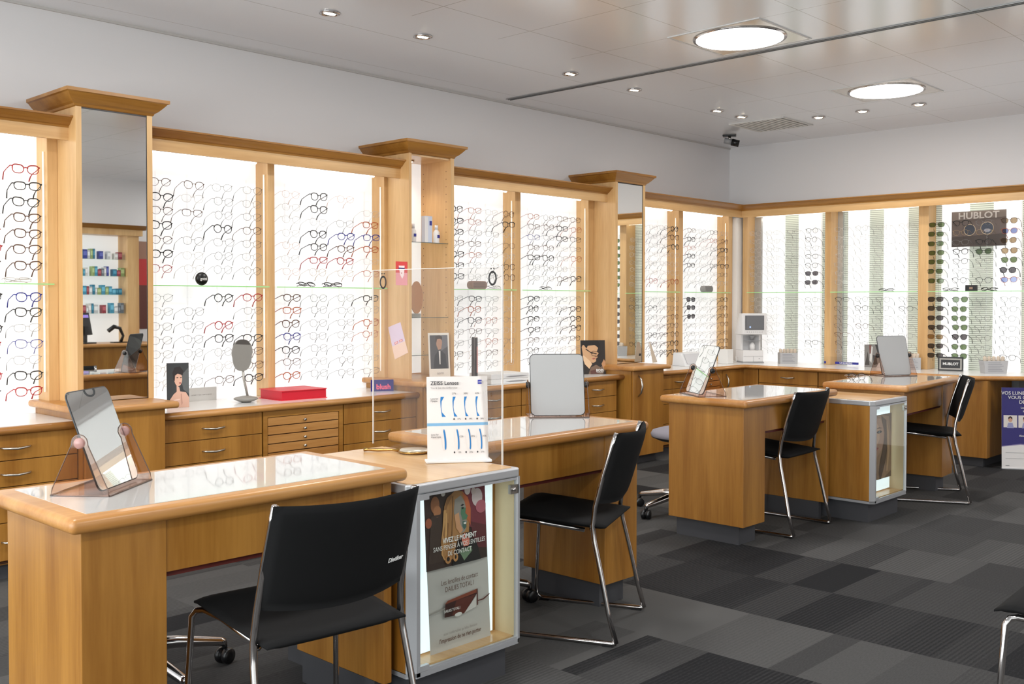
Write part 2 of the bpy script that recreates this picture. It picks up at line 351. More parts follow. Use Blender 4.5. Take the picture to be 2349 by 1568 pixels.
section(-7.75, -6.592, [(-6.664+.02, -6.592)], [(-7.74, -6.644)], 'lit display cabinet at the left picture edge, left of tall mirror tower')
section(-6.202, -4.488, [(-6.202, -6.17), (-5.385, -5.337), (-4.515, -4.488)], [(-6.17, -5.385), (-5.337, -4.515)], 'lit display cabinet behind the red box, two bays wide')
section(-4.098, -2.366, [(-4.098, -4.07), (-3.285, -3.225), (-2.44, -2.366)], [(-4.07, -3.285), (-3.225, -2.44)], 'lit display cabinet between open shelf tower and narrow mirror tower')
section(-1.976, -.347, [(-1.976, -1.95), (-1.182, -1.114), (-.36, -.29)], [(-1.95, -1.182), (-1.114, -.36)], 'lit display cabinet between narrow mirror tower and room corner')
bay_shelf('x', -7.74, -6.62, 'glass shelf in the leftmost bay')
bay_shelf('x', -6.17, -5.387, 'glass shelf carrying the black round sign, bay right of tall mirror')
bay_shelf('x', -5.335, -4.505, 'glass shelf with two folded black glasses above the red box')
bay_shelf('x', -4.07, -3.287, 'glass shelf carrying the striped brown spectacle case')
bay_shelf('x', -3.223, -2.43, 'glass shelf in the bay above the dark portrait poster')
bay_shelf('x', -1.95, -1.184, 'glass shelf in the first bay past the narrow mirror tower')
bay_shelf('x', -1.112, -.345, 'glass shelf carrying the silver spectacle case by the corner')

# towers
CRT, CRB = 2.27, 2.208
def crown(t, x0, x1, yb, mats=WX):
    # mitred crown moulding round three sides, swept by offset
    prof = [(0, CRB-.018), (.006, CRB-.014), (.010, CRB-.004), (.022, CRB+.004), (.036, CRB+.018), (.050, CRB+.034), (.056, CRB+.042), (.066, CRB+.046), (.066, CRT)]
    m = MB(); n = len(prof); vs = []
    for o_, z in prof: vs += [(x0-o_, 0, z), (x0-o_, yb-o_, z), (x1+o_, yb-o_, z), (x1+o_, 0, z)]
    fs = []
    for i in range(n-1):
        for k in range(3): fs.append((i*4+k, i*4+k+1, (i+1)*4+k+1, (i+1)*4+k))
    fs.append(((n-1)*4, (n-1)*4+1, (n-1)*4+2, (n-1)*4+3)); fs.append((0, 3, 2, 1))
    m.add(vs, fs); return m.build('crown', mats, t)
TWR = [(-6.592, -6.202), (-4.488, -4.098), (-2.366, -1.976)]
YB = -.425; ZL = .757
for i, (a, b) in enumerate(TWR):
    lab = ['tall tower with full height mirror at the left, reflecting shelves', 'open wooden shelf tower with glass shelves and a spotlight', 'narrow mirror tower nearest the room corner'][i]
    t = thing('mirror_tower' if i != 1 else 'shelf_tower', lab, 'display tower', (0, 0, 0))
    if i != 1:
        MB().box(a, YB, ZL, a+.02, -.002, CRT-.02).build('side_panel', PV, t); MB().box(b-.02, YB, ZL, b, -.002, CRT-.02).build('side_panel', PV, t)
        MB().box(a+.02, YB+.004, ZL, a+.03, YB+.02, CRB).build('mirror_edge', BLACKP, t)
        MB().box(a, YB-.004, ZL, a+.028, YB, CRB-.016).build('stile', PV, t); MB().box(b-.028, YB-.004, ZL, b, YB, CRB-.016).build('stile', PV, t)
        MB().box(a+.028, YB+.001, ZL+.004, b-.028, YB+.006, CRB-.022).build('mirror', MIRROR, t)
        MB().box(a+.028, YB-.001, CRB-.024, b-.028, YB+.001, CRB-.016).box(b-.031, YB-.001, ZL, b-.028, YB+.001, CRB-.02).build('mirror_seam', BLACKP, t)
        MB().box(a+.02, YB+.02, ZL, b-.02, YB+.03, CRB).build('back_board', WV, t)
    else:
        MB().box(a, YB, ZL, a+.022, -.002, CRT-.02).build('side_panel', PV, t)
        hl = MB().box(b-.022, YB, ZL, b, -.002, CRT-.02)
        hl.build('side_panel', PV, t)
        MB().box(a, YB-.004, ZL, a+.022, YB, CRB-.016).build('stile', PV, t); MB().box(b-.03, YB-.004, ZL, b, YB, CRB-.016).build('stile', PV, t)
        MB().box(a+.022, YB+.01, CRB-.03, b-.022, -.02, CRB-.016).build('top_board', BX, t)
        MB().box(a+.022, -.125, ZL+.01, b-.022, -.03, CRB-.03).build('light_panel', PAN, t)
        d = MB()
        for k in range(26):
            z = .86 + k*.05
            for y in (-.375, -.15): d.box(b-.0225, y-.0025, z-.0025, b-.0215, y+.0025, z+.0025)
        d.build('peg_holes', SEAM, t)
        MB().lathe([(.034, 0), (.036, -.006), (.026, -.007)], (a+.18, -.22, CRB-.031), 20).build('spotlight', CHROME, t)
        MB().lathe([(.024, -.004), (.022, -.009)], (a+.18, -.22, CRB-.031), 20).build('bulb', BULB, t)
        l = bpy.data.lights.new('spot_light', 'SPOT'); l.energy = 5; l.spot_size = 1.9; l.spot_blend = .9; l.color = (1, .9, .75); l.shadow_soft_size = .03
        lo = bpy.data.objects.new('spot_light', l); lo.location = (a+.18, -.22, CRB-.05); C.objects.link(lo)
    crown(t, a, b, YB)
    # ledge + cupboard base
    bx0, bx1 = [(-6.66, -6.255), (-4.565, -4.16), (-2.49, -2.09)][i]
    yf = [-.655, -.665, -.70][i]
    t = thing('base_cupboard', ['wooden base cupboard under the tall mirror tower', 'wooden base cupboard under the open shelf tower', 'wooden base cupboard with curved upright handle under narrow mirror tower'][i], 'cupboard', ((bx0+bx1)/2, yf/2, 0))
    ox, oy = (bx0+bx1)/2, yf/2
    MB().box(bx0-ox, yf+.02-oy, .07, bx1-ox, -.004-oy, ZL-.034).build('carcass', WV, t)
    dr = MB().box(bx0+.004-ox, yf-oy, .07, bx1-.004-ox, yf+.018-oy, ZL-.036).build('door', WV, t, bevel=.002)
    MB().box(bx0+.02-ox, yf+.06-oy, .0, bx1-.02-ox, -.01-oy, .07).build('plinth', PLINTH, t)
    MB().box(min(bx0, a)-.035-ox, yf-.032-oy, ZL-.034, bx1+(.06 if i != 1 else .115)-ox, -.004-oy, ZL).build('ledge', NX, t, bevel=.014, seg=4)
    if i == 2:
        MB().tube([(bx0+.06-ox, yf-.004-oy, ZL-.07), (bx0+.06-ox, yf-.03-oy, ZL-.10), (bx0+.06-ox, yf-.042-oy, ZL-.15), (bx0+.06-ox, yf-.03-oy, ZL-.20), (bx0+.06-ox, yf-.004-oy, ZL-.23)], [.004, .007, .009, .007, .004], 8).build('handle', STEEL, dr)

# worktops and base cabinets along the left wall
ZW, YW, YD = .690, -.62, -.588
def nose_profile(z1, th, y): # rounded nosing outline (y,z), front at y
    r = th/2; return [(y+.04, z1-th), (y+r, z1-th)] + [(y+r-r*math.sin(a), z1-r-r*math.cos(a)) for a in [PI*k/8 for k in range(1, 8)]] + [(y+r, z1), (y+.04, z1)]
def worktop(x0, x1, label):
    t = thing('worktop', label, 'worktop', ((x0+x1)/2, -.3, ZW)); ox = (x0+x1)/2
    MB().box(x0-ox, YW+.03+.3, -.032, x1-ox, -.004+.3, 0).build('white_slab', WHITE, t)
    m = MB().prism(nose_profile(.0005, .034, YW+.3), (x0-ox, x1-ox), 'x', sm=True); m.build('nosing', NX, t)
worktop(-7.75, -6.662, 'white worktop with wooden nosing at the left picture edge')
worktop(-6.253, -4.567, 'white worktop with wooden nosing carrying the red box')
worktop(-4.158, -2.492, 'white worktop with wooden nosing carrying the stacked white boxes')
def handle_bar(p, x, y, z, L=.13):
    MB().tube([(x-L/2, y, z+.0), (x-L/2+.012, y-.018, z-.002), (x, y-.027, z-.006), (x+L/2-.012, y-.018, z-.002), (x+L/2, y, z)], [.003, .005, .006, .005, .003], 8).build('handle', STEEL, p)
def drawer_unit(x0, x1, hs, label, hx=True, y=YD, rz=0, loc=None):
    """hs: drawer split heights from top"""
    W_ = x1-x0; loc = loc or ((x0+x1)/2, y, 0)
    t = thing('drawer_cabinet', label, 'drawer cabinet', loc, rz)
    MB().box(-W_/2, .02, .07, W_/2, .55, ZW-.034).build('carcass', WV, t)
    MB().box(-W_/2+.001, .05, 0, W_/2-.001, .5, .07).build('plinth', PLINTH, t)
    MB().box(-W_/2+.002, .016, .075, W_/2-.002, .0195, ZW-.036).build('shadow_gap', SEAM, t)  # shade between the drawer fronts put in as a dark sheet
    z = ZW-.036
    for i, h in enumerate(hs):
        d = MB().box(-W_/2+.002, 0, z-h+.0035, W_/2-.002, .018, z).build('drawer', WV, t, bevel=.0012)
        if hx: handle_bar(d, 0, 0, z-h*.48)
        z -= h
    return t
def tray_unit(x0, x1, n, label, y=YD, knob_every=1):
    W_ = x1-x0; t = thing('tray_cabinet', label, 'drawer cabinet', ((x0+x1)/2, y, 0))
    MB().box(-W_/2, .02, .07, W_/2, .55, ZW-.034).build('carcass', WV, t)
    MB().box(-W_/2+.001, .05, 0, W_/2-.001, .5, .07).build('plinth', PLINTH, t)
    f = MB().box(-W_/2+.002, 0, .075, -W_/2+.028, .02, ZW-.036).box(W_/2-.028, 0, .075, W_/2-.002, .02, ZW-.036).box(-W_/2+.028, 0, ZW-.07, W_/2-.028, .02, ZW-.036)
    f.build('frame', WX, t); MB().box(-W_/2+.028, .016, .075, W_/2-.028, .0195, ZW-.07).build('shadow_gap', SEAM, t)  # dark sheet paints the shade in the gaps between trays
    z = ZW-.073; h = .0487
    for k in range(n):
        d = MB().box(-W_/2+.032, .003, z-h+.005, W_/2-.032, .018, z).build('tray_drawer', NX, t, bevel=.001)
        MB().tube([(0, .003, z-h/2), (0, -.012, z-h/2)], [.005, .008], 8).build('knob', STEEL, d)
        z -= h
    return t
H3 = (.118, .118, .16, .17)
drawer_unit(-7.22, -6.662, H3, 'leftmost drawer cabinet with curved bar handles behind nearest desk')
drawer_unit(-7.75, -7.222, H3, 'drawer cabinet cut by the left picture edge', hx=False)
drawer_unit(-6.25, -5.665, H3, 'drawer cabinet left of the knobbed tray cabinet')
tray_unit(-5.66, -5.125, 10, 'cabinet of shallow tray drawers with small round knobs below the red box')
drawer_unit(-5.12, -4.567, H3, 'drawer cabinet right of the knobbed tray cabinet, under the shelf tower')
drawer_unit(-4.156, -3.615, H3, 'drawer cabinet below the white boxes, behind the second desk')
drawer_unit(-3.61, -3.02, H3, 'drawer cabinet hidden behind the grey desk mirror')
drawer_unit(-3.015, -2.55, H3, 'drawer cabinet below the dark portrait poster')
drawer_unit(-1.995, -1.43, H3, 'drawer cabinet right of the base cupboard with upright handle')
tray_unit(-1.425, -1.06, 10, 'narrow tray drawer cabinet near the corner')
t = thing('corner_cupboard', 'plain wooden corner cupboard with one upright handle', 'cupboard', (-.9, -.588, 0))
MB().box(-.155, .0, .07, .205, .4, ZW-.036).build('carcass', WV, t); dr = MB().box(-.153, -.002, .075, .12, .0, ZW-.04).build('door', WV, t)
MB().tube([(-.1, -.004, .62), (-.1, -.03, .57), (-.1, -.03, .53), (-.1, -.004, .48)], [.004, .007, .007, .004], 8).build('handle', STEEL, dr)
MB().box(-.155, .05, 0, .155, .4, .07).build('plinth', PLINTH, t)
# L shaped worktop round the corner, ending in a cut-off end on the right
XW = -.74
t = thing('worktop', 'L shaped white worktop with wooden nosing round the room corner', 'worktop', (-.4, -.4, ZW))
o_ = .4; poly = [(-2.088, YW+.03), (XW+.03, YW+.03), (XW+.03, -2.60), (-.50, -2.84), (-.50, -3.6), (-.005, -3.6), (-.005, -.005), (-2.088, -.005)]
MB().prism([(a+o_, b+o_) for a, b in poly], (-.032, 0), 'z').build('white_slab', WHITE, t)
def nosing_path(pts, z1, th):
    prof = nose_profile(z1, th, 0); n = len(prof); vs = []
    for i, p in enumerate(pts):
        p = Vector(p); 
        d0 = (p - Vector(pts[i-1])).normalized() if i > 0 else None; d1 = (Vector(pts[i+1]) - p).normalized() if i < len(pts)-1 else None
        d0 = d0 or d1; d1 = d1 or d0; n0 = Vector((-d0.y, d0.x)); n1 = Vector((-d1.y, d1.x)); mtr = (n0+n1).normalized(); k = 1/max(.3, mtr.dot(n0))
        for a, z in prof: q = p + mtr*k*a; vs.append((q.x, q.y, z))
    fs = [(i*n+k, i*n+(k+1)%n, (i+1)*n+(k+1)%n, (i+1)*n+k) for i in range(len(pts)-1) for k in range(n)]
    fs += [tuple(range(n))[::-1], tuple((len(pts)-1)*n+k for k in range(n))]
    return MB().add(vs, fs, 0, True)
nosing_path([(-2.088+o_, YW+o_), (XW+o_, YW+o_), (XW+o_, -2.61+o_), (-.53+o_, -2.85+o_), (-.53+o_, -3.6+o_)], .0005, .034).build('nosing', NX, t)
# back wall cabinets (front faces -x)
def back_unit(y0, y1, hs, label, hx=True, x=XW+.035):
    return drawer_unit(0, y0-y1, hs, label, hx, 0, -PI/2, (x, (y0+y1)/2, 0))
back_unit(-.585, -.735, (.5,), 'narrow wooden filler cabinet in the room corner', False)
back_unit(-.74, -1.30, (.118, .2, .24), 'back wall drawer cabinet with one handle behind the third desk')
back_unit(-1.305, -1.87, (.118, .2, .24), 'back wall drawer cabinet behind the fourth desk', True)
t = thing('end_cabinet', 'tall plain wooden end cabinet under the right end of the worktop', 'cupboard', (-.45, -2.4, 0))
MB().prism([(-.25, -.27), (.30, -.27), (.30, .52), (-.25, .52)], (.07, ZW-.034), 'z').build('carcass', WV, t, bevel=.002)
MB().box(-.21, -.23, 0, .27, .5, .07).build('plinth', PLINTH, t)
t = thing('back_panel', 'grey panel in the open knee space at right', 'panel', (-.10, -3.15, 0)); MB().box(0, -.44, 0, .03, .44, ZW-.034).build('sheet', mat('grey_panel', (150, 148, 146), .7), t)

# back wall display
def section_b(stiles, strips, y0, y1, label):
    t = thing('display_cabinet', label, 'display cabinet', (-.1, (y0+y1)/2, .7)); oy, ox, oz = (y0+y1)/2, -.1, .7
    def B(m, name, mats, **k): m.v = [(a-ox, b-oy, c-oz) for a, b, c in m.v]; return m.build(name, mats, t, **k)
    for a, b in stiles: B(MB().box(YFR, b, .69, -.02, a, FZ1), 'stile', PV, bevel=.003)
    for a, b, k in strips:
        m = {'w': PAN, 'b': BLIND, 'g': mat('grey_reflective', (186, 186, 184), .12, .5), 'l': PAN}[k]
        B(MB().box(YPB if k != 'b' else YPB+.03, b, .69, -.03, a, 2.1), {'w': 'light_panel', 'b': 'blind', 'g': 'side_glass', 'l': 'light_panel'}[k], m)
    B(MB().box(YFA, y1, FZ0, YFA+.022, y0, 2.1), 'fascia', PY)
    B(MB().box(YFA+.022, y1, 2.09, -.002, y0, 2.097), 'top_board', mat('white_board', (235, 232, 226), .5))
    vs = [(a, y, z) for y in (y0, y1) for a, z in COR]; n = len(COR)
    vs = [(a, (a if y == y0 and a < -.3 else y), z) for a, y, z in vs]
    B(MB().add(vs, [(i, (i+1)%n, n+(i+1)%n, n+i) for i in range(n)] + [tuple(range(n))[::-1], tuple(n+i for i in range(n))]), 'cornice', WY)
    for a, b in ((-.40, -1.10), (-1.25, -1.95), (-2.12, -2.78)):
        B(MB().tube([(-.17, a, 2.062), (-.17, b, 2.062)], .014, 10), 'lamp_tube', TUBE)
    return t
section_b([(-.28, -.335), (-1.112, -1.172), (-1.945, -2.03), (-2.87, -2.93)],
          [(-.335, -.42, 'g'), (-.42, -.64, 'w'), (-.64, -.79, 'b'), (-.79, -1.01, 'w'), (-1.01, -1.112, 'b'),
           (-1.172, -1.22, 'g'), (-1.22, -1.27, 'b'), (-1.27, -1.455, 'w'), (-1.455, -1.595, 'b'), (-1.595, -1.80, 'w'), (-1.80, -1.945, 'b'),
           (-2.03, -2.09, 'b'), (-2.09, -2.305, 'w'), (-2.305, -2.5, 'b'), (-2.5, -2.71, 'w'), (-2.71, -2.87, 'b'), (-2.93, -3.6, 'w')],
          -.347, -3.6, 'long lit display cabinet with striped blinds along the back wall')
t = thing('corner_filler', 'white upright filler panel between the two display walls', 'panel', (-.2, -.2, .69)); MB().box(-.085, -.06, 0, .195, .195, 1.35).build('sheet', mat('filler_white', (236, 234, 232), .5), t)
bay_shelf('y', -1.110, -.337, 'glass shelf in the back bay right of the corner', z=ZS+.002)
bay_shelf('y', -1.943, -1.174, 'glass shelf in the middle back bay', z=ZS+.002)
bay_shelf('y', -2.868, -2.032, 'glass shelf in the sunglasses bay at right', z=ZS+.002)

# ---------------------------------------------------------------- eyeglasses
COLS = {'k': ('black', (14, 13, 14)), 'b': ('brown', (84, 50, 30)), 'r': ('red', (170, 24, 30)), 'o': ('orange tortoise', (176, 84, 34)), 's': ('silver', (128, 128, 128)),
        'f': ('pale clear', (196, 192, 188)), 'u': ('blue', (36, 42, 140)), 'g': ('golden', (170, 140, 96)), 'd': ('dark grey', (50, 48, 50)), 'p': ('pale pink', (214, 176, 160))}
STY = {'rect': ('rectangular', .053, .037, 3.2, .0), 'round': ('round', .047, .045, 2.0, .0), 'oval': ('oval', .052, .041, 2.3, .06), 'cat': ('cat-eye', .054, .041, 2.6, .2), 'panto': ('panto', .050, .043, 2.4, .12)}
LT = {'c': ('', LENS), 'grey': ('grey', thin_glass('grey_lens', (.16, .15, .16), .8)), 'green': ('green', thin_glass('green_lens', (.20, .27, .15), .8)),
      'blue': ('blue', thin_glass('blue_lens', (.30, .36, .62), .8)), 'brown': ('brown', thin_glass('brown_lens', (.45, .33, .2), .8)), 'dark': ('black', thin_glass('dark_lens', (.05, .05, .055), .8))}
GM = {}
def fcol(c): return mat('frame_' + COLS[c][0].replace(' ', '_'), COLS[c][1], .35, .0)
def outline(cx, sty, side, n=22):
    _, w, h, p, cat = STY[sty]; pts = []
    for k in range(n):
        a = 2*PI*k/n; ca, sa = math.cos(a), math.sin(a)
        x = math.copysign(abs(ca)**(2/p), ca)*w/2; z = math.copysign(abs(sa)**(2/p), sa)*h/2
        out = x*side/(w/2)
        z += cat*.02*max(0, out)*(1 if z > 0 else .1); x *= (1 - .10*(1 if z < 0 else 0)*abs(z)/(h/2))
        pts.append((cx+x, z))
    return pts
def glasses_parts(sty, c, thick, lens):
    key = (sty, c, thick, lens)
    if key in GM: return GM[key]
    w = STY[sty][1]; cx = w/2 + .0085; r = {0: .0009, 1: .0013, 2: .0020}[thick]
    fr = MB()
    for s in (-1, 1):
        ol = outline(s*cx, sty, s); n = len(ol)
        rr = [r*(1.45 if (thick and z > .004) else 1) for _, z in ol]
        fr.tube([(x, 0, z) for x, z in ol], rr, 5, closed=True)
        fr.tube([(s*(cx+w/2-.002), 0, STY[sty][2]*.30), (s*(cx+w/2+.006), .003, STY[sty][2]*.33), (s*(cx+w/2+.008), .008, STY[sty][2]*.33)], r*1.3, 5)
    fr.tube([(-.011, -.001, .004), (-.005, -.003, .008), (.005, -.003, .008), (.011, -.001, .004)], r*1.2, 5)
    tm = []
    for s in (-1, 1):
        x = s*(cx+w/2+.008); z = STY[sty][2]*.33; q = 1 if thick == 0 else 1.0
        tm.append(MB().tube([(x, .008, z), (x, .045, z-.012), (x-s*.003, .088, z-.026), (x-s*.006, .103, z-.040), (x-s*.008, .115, z-.062)],
                            [r*1.1, r*1.0, r*1.1, r*1.4, r*1.6] if thick else [r, r*.9, r, .0017, .002], 5))
    ln = []
    for s in (-1, 1):
        ol = outline(s*cx, sty, s, 14); ln.append(MB().add([(x, .0006, z) for x, z in ol], [tuple(range(14))]))
    fm, lm = fcol(c), LT[lens][1]
    one = MB()
    for m in [fr] + tm: one.add(m.v, m.f, 0, True)
    for m in ln: one.add(m.v, m.f, 1)
    GM[key] = (fr.mesh('frame_front', fm), [m.mesh('temple', fm) for m in tm], [m.mesh('lens', lm) for m in ln], one.mesh('eyeglasses', [fm, lm]))
    return GM[key]
def glasses(sty, c, thick, lens, loc, rot, label, parts, group):
    fr, tm, ln, one = glasses_parts(sty, c, thick, lens)
    nm = 'eyeglasses' if lens == 'c' else 'sunglasses'
    if not parts:
        o = bpy.data.objects.new(nm, one); C.objects.link(o); o.location = loc; o.rotation_euler = rot; return tag(o, label, nm, group)
    o = bpy.data.objects.new(nm, None); o.empty_display_size = .02; C.objects.link(o); o.location = loc; o.rotation_euler = rot; tag(o, label, nm, group)
    for n_, ms in (('frame_front', [fr]), ('temple', tm), ('lens', ln)):
        for me in ms: p = bpy.data.objects.new(n_, me); C.objects.link(p); p.parent = o
    return o
ORD = ['first', 'second', 'third', 'fourth', 'fifth', 'sixth', 'seventh']
ZUP = [1.888 - .077*k for k in range(7)]; ZDN = [1.272 - .077*k for k in range(7)]
# each column: 7 rows above the shelf + 7 below, colour letter (capital = thick), then style per column
BAYS = [
 ('x', 'leftmost bay', [(-6.93, 'RKRKORK', 'KKKRKRK', 'cat'), (-6.741, 'RKKBBBB', 'UKsusKR', 'cat')]),
 ('x', 'bay behind grey round-based mirror', [(-6.045, 'bKbKbKr', 'ssddsff', 'oval'), (-5.858, 'bfbfdff', '-dddsfs', 'panto'), (-5.675, 'sddKdds', 'K-RKsfb', 'round'), (-5.485, 'dsdbdsd', 'RdsKbbK', 'oval')]),
 ('x', 'bay above the red box', [(-5.223, 'pfffpfp', 'BOBUKbO', 'oval'), (-5.026, 'KKfKKRg', 'dddddsd', 'panto'), (-4.822, 'p-dUBRg', 'ssdsddd', 'oval'), (-4.622, '-fOUOfo', 'KsOofsd', 'rect')]),
 ('x', 'bay right of shelf tower', [(-3.87, 'KKKbKKK', 'dddddkd', 'rect'), (-3.695, 'oodbods', 'KOKbsgs', 'rect'), (-3.525, 'fsdfsfd', 'dsodobd', 'rect'), (-3.347, 'bKfdfkb', 'ffsfsff', 'rect')]),
 ('x', 'bay behind dark portrait poster', [(-3.078, 'obubKdd', 'KKKKbkk', 'rect'), (-2.915, 'dbdbKds', 'dsdsdss', 'round'), (-2.753, 'bKKfddb', 'dddssfb', 'rect'), (-2.591, 'bokdofK', 'sKKKksd', 'rect')]),
 ('x', 'bay just past narrow mirror tower', [(-1.745, 'sspdfro', 'ddddkkk', 'rect'), (-1.566, 'fdsfdfr', 'skdskbd', 'panto'), (-1.405, 'dsdfsfs', 'sdsdkdk', 'rect'), (-1.241, 'KBKfffO', 'ddbkkKK', 'round')]),
 ('x', 'bay just left of corner', [(-.981, 'bKoKKff', '!!!dddd', 'rect'), (-.80, 'sdfsffd', 'fffffss', 'panto'), (-.61, 'kodfkff', 'ffsffsf', 'rect'), (-.43, 'fbKdKdf', 'kbkbdkb', 'rect')]),
 ('y', 'bay just right of corner', [(-.42, 'fffffff', 'fffffff', 'oval'), (-.60, 'ffsffff', 'sffffff', 'rect'), (-.80, 'sffsffs', 'ffsffff', 'rect'), (-.985, 'kkdkk##', 'ddddfkf', 'rect')]),
 ('y', 'middle back bay', [(-1.272, 'fffffff', 'kdddbdf', 'rect'), (-1.455, 'sffffff', 'dksbdds', 'round'), (-1.64, 'fffffff', 'ddsssff', 'rect'), (-1.84, 'fffffff', 'dkssssk', 'round')]),
 ('y', 'rightmost back bay', [(-2.089, '$$$$$$$', '&&&&%&&', 'rect'), (-2.282, 'KgsKkdk', '$$$$&$$', 'panto'), (-2.468, 'sgK$dfk', 'sfdddds', 'panto'), (-2.655, '%@%%$&@', 'dddddsk', 'panto')]),
]
SUN = {'!': ('k', 2, 'grey'), '#': ('k', 1, 'grey'), '$': ('k', 1, 'green'), '&': ('k', 2, 'grey'), '%': ('b', 1, 'brown'), '@': ('o', 1, 'blue')}
allg = []
for bi, (ax, bay, cols) in enumerate(BAYS):
    nrod = 0
    for ci, (p, up, dn, sty) in enumerate(cols):
        # clear rod with pegs carrying the column
        m = MB(); m.box(-.004, -.003, 0, .004, .003, 1.22)
        for z in ZUP + ZDN: m.tube([(0, 0, z-.735), (0, -.045, z-.735)], .0018, 4)
        loc = (p, -.145, .735) if ax == 'x' else (-.145, p, .735)
        o = m.build('display_rod', ACRY, None, loc, (0, 0, 0 if ax == 'x' else -PI/2))
        tag(o, 'clear acrylic display rod, %s column, %s' % (ORD[ci], bay), 'display rod', 'clear rods holding the glasses')
        for half, codes, zz in (('above', up, ZUP), ('below', dn, ZDN)):
            for ri, ch in enumerate(codes):
                if ch == '-': continue
                rs = random.Random(bi*1000+ci*100+ri*7+(half == 'above'))
                if ch in SUN: c, th, ln = SUN[ch]; st = sty
                elif bi == 1 and ci == 2 and half == 'below' and ri == 1: c, th, ln, st = 's', 0, 'blue', 'round'
                else: c = ch.lower(); th = 2 if ch.isupper() else (1 if c in 'kbrou' else 0); ln = 'c'; st = sty
                if ln == 'c' and rs.random() < .35: st = rs.choice(['rect', 'round', 'oval', 'panto', 'cat'])
                if bi == 1 and ci == 2 and half == 'below' and ri == 1: st = 'round'
                if c == 'f': th = 0
                j = rs.uniform(-.006, .006)
                loc = (p+j, -.213, zz[ri]+rs.uniform(-.003, .003)) if ax == 'x' else (-.213, p+j, zz[ri]+rs.uniform(-.003, .003))
                rot = (rs.uniform(-.05, .04), rs.uniform(-.03, .03), (0 if ax == 'x' else -PI/2) + rs.uniform(-.06, .06))
                d = (Vector(loc) - CP).length
                allg.append((d, dict(sty=st, c=c, thick=th, lens=ln, loc=loc, rot=rot, bay=bay, ci=ci, half=half, ri=ri, ax=ax, bi=bi)))
# two glasses that hang in the gap of the black dash: blue tinted round pair already in the table
eye = sorted([g for g in allg if g[1]['lens'] == 'c'], key=lambda g: g[0]); sung = [g for g in allg if g[1]['lens'] != 'c']
keep = eye[:286]; rest = eye[286:]
for d, g in keep + sung:
    c = COLS[g['c']][0]; s = STY[g['sty']][0]
    if g['lens'] == 'c': lab = '%s %s eyeglasses, %s row %s shelf, %s column, %s' % (c, s, ORD[g['ri']], g['half'], ORD[g['ci']], g['bay'])
    else: lab = '%s sunglasses, %s lenses, %s row %s shelf, %s column, %s' % (c, LT[g['lens']][0], ORD[g['ri']], g['half'], ORD[g['ci']], g['bay'])
    lab = ' '.join(lab.split()[:16]); parts = g['bi'] <= 4 or g['lens'] != 'c'
    glasses(g['sty'], g['c'], g['thick'], g['lens'], g['loc'], g['rot'], lab, parts, 'eyeglasses on the display rods' if g['lens'] == 'c' else 'sunglasses on the display rods')
sm = MB(); mats = []; mi = {}
for d, g in rest:
    me = glasses_parts(g['sty'], g['c'], g['thick'], g['lens'])[3]
    M = Matrix.Translation(g['loc']) @ Matrix.Rotation(g['rot'][2], 4, 'Z') @ Matrix.Rotation(g['rot'][0], 4, 'X')
    idx = []
    for m in me.materials:
        if m.name not in mi: mi[m.name] = len(mats); mats.append(m)
        idx.append(mi[m.name])
    n0 = len(sm.v); sm.v += [tuple(M @ v.co) for v in me.vertices]
    for p in me.polygons: sm.f.append([i+n0 for i in p.vertices]); sm.m.append(idx[p.material_index]); sm.sm.append(True)
if rest:
    o = sm.build('eyeglasses', mats); tag(o, 'remaining small eyeglasses hanging around the room corner and back bays', 'eyeglasses', 'eyeglasses on the display rods', 'stuff')
# folded glasses lying on the shelves
def folded(loc, rz, sty, c, thick, label, back=False):
    fr, tm, ln, one = glasses_parts(sty, c, thick, 'c'); w = STY[sty][1]; z = STY[sty][2]*.33
    o = thing('folded_eyeglasses', label, 'eyeglasses', loc, rz, 'folded glasses lying on glass shelves', 0)
    e = bpy.data.objects.new('frame_front', fr); C.objects.link(e); e.parent = o; e.location = (0, 0, .016); e.rotation_euler = (-.95, 0, 0)
    for me in ln: e2 = bpy.data.objects.new('lens', me); C.objects.link(e2); e2.parent = o; e2.location = (0, 0, .016); e2.rotation_euler = (-.95, 0, 0)
    r = .0022 if thick else .0012
    for s in (-1, 1):
        MB().tube([(s*.062, .012, .022), (0, .018, .008 + .004*(s+1)), (-s*.035, .022, .007), (-s*.055, .028, .004)], r, 5).build('temple', fcol(c), o)
ZT = ZS + .0035
folded((-6.775, -.185, ZT), 0, 'rect', 'f', 1, 'clear folded eyeglasses lying on shelf in leftmost bay')
folded((-5.095, -.19, ZT), .1, 'oval', 'k', 2, 'left folded black eyeglasses on shelf above red box')
folded((-4.90, -.19, ZT), -.15, 'oval', 'k', 2, 'right folded black eyeglasses on shelf above red box')
folded((-3.47, -.19, ZT), .05, 'oval', 'd', 0, 'folded thin eyeglasses right of the striped brown case')
folded((-2.91, -.19, ZT), .1, 'rect', 'k', 1, 'folded black eyeglasses on shelf above white boxes bay')
folded((-.185, -1.66, ZT), -PI/2, 'rect', 'k', 1, 'folded black eyeglasses on shelf of middle back bay')
folded((-.185, -2.20, ZT), -PI/2+.2, 'round', 'k', 1, 'folded black round eyeglasses left of small dark box')
folded((-.185, -2.50, ZT), -PI/2, 'round', 'k', 2, 'bold black folded eyeglasses right of small dark box')
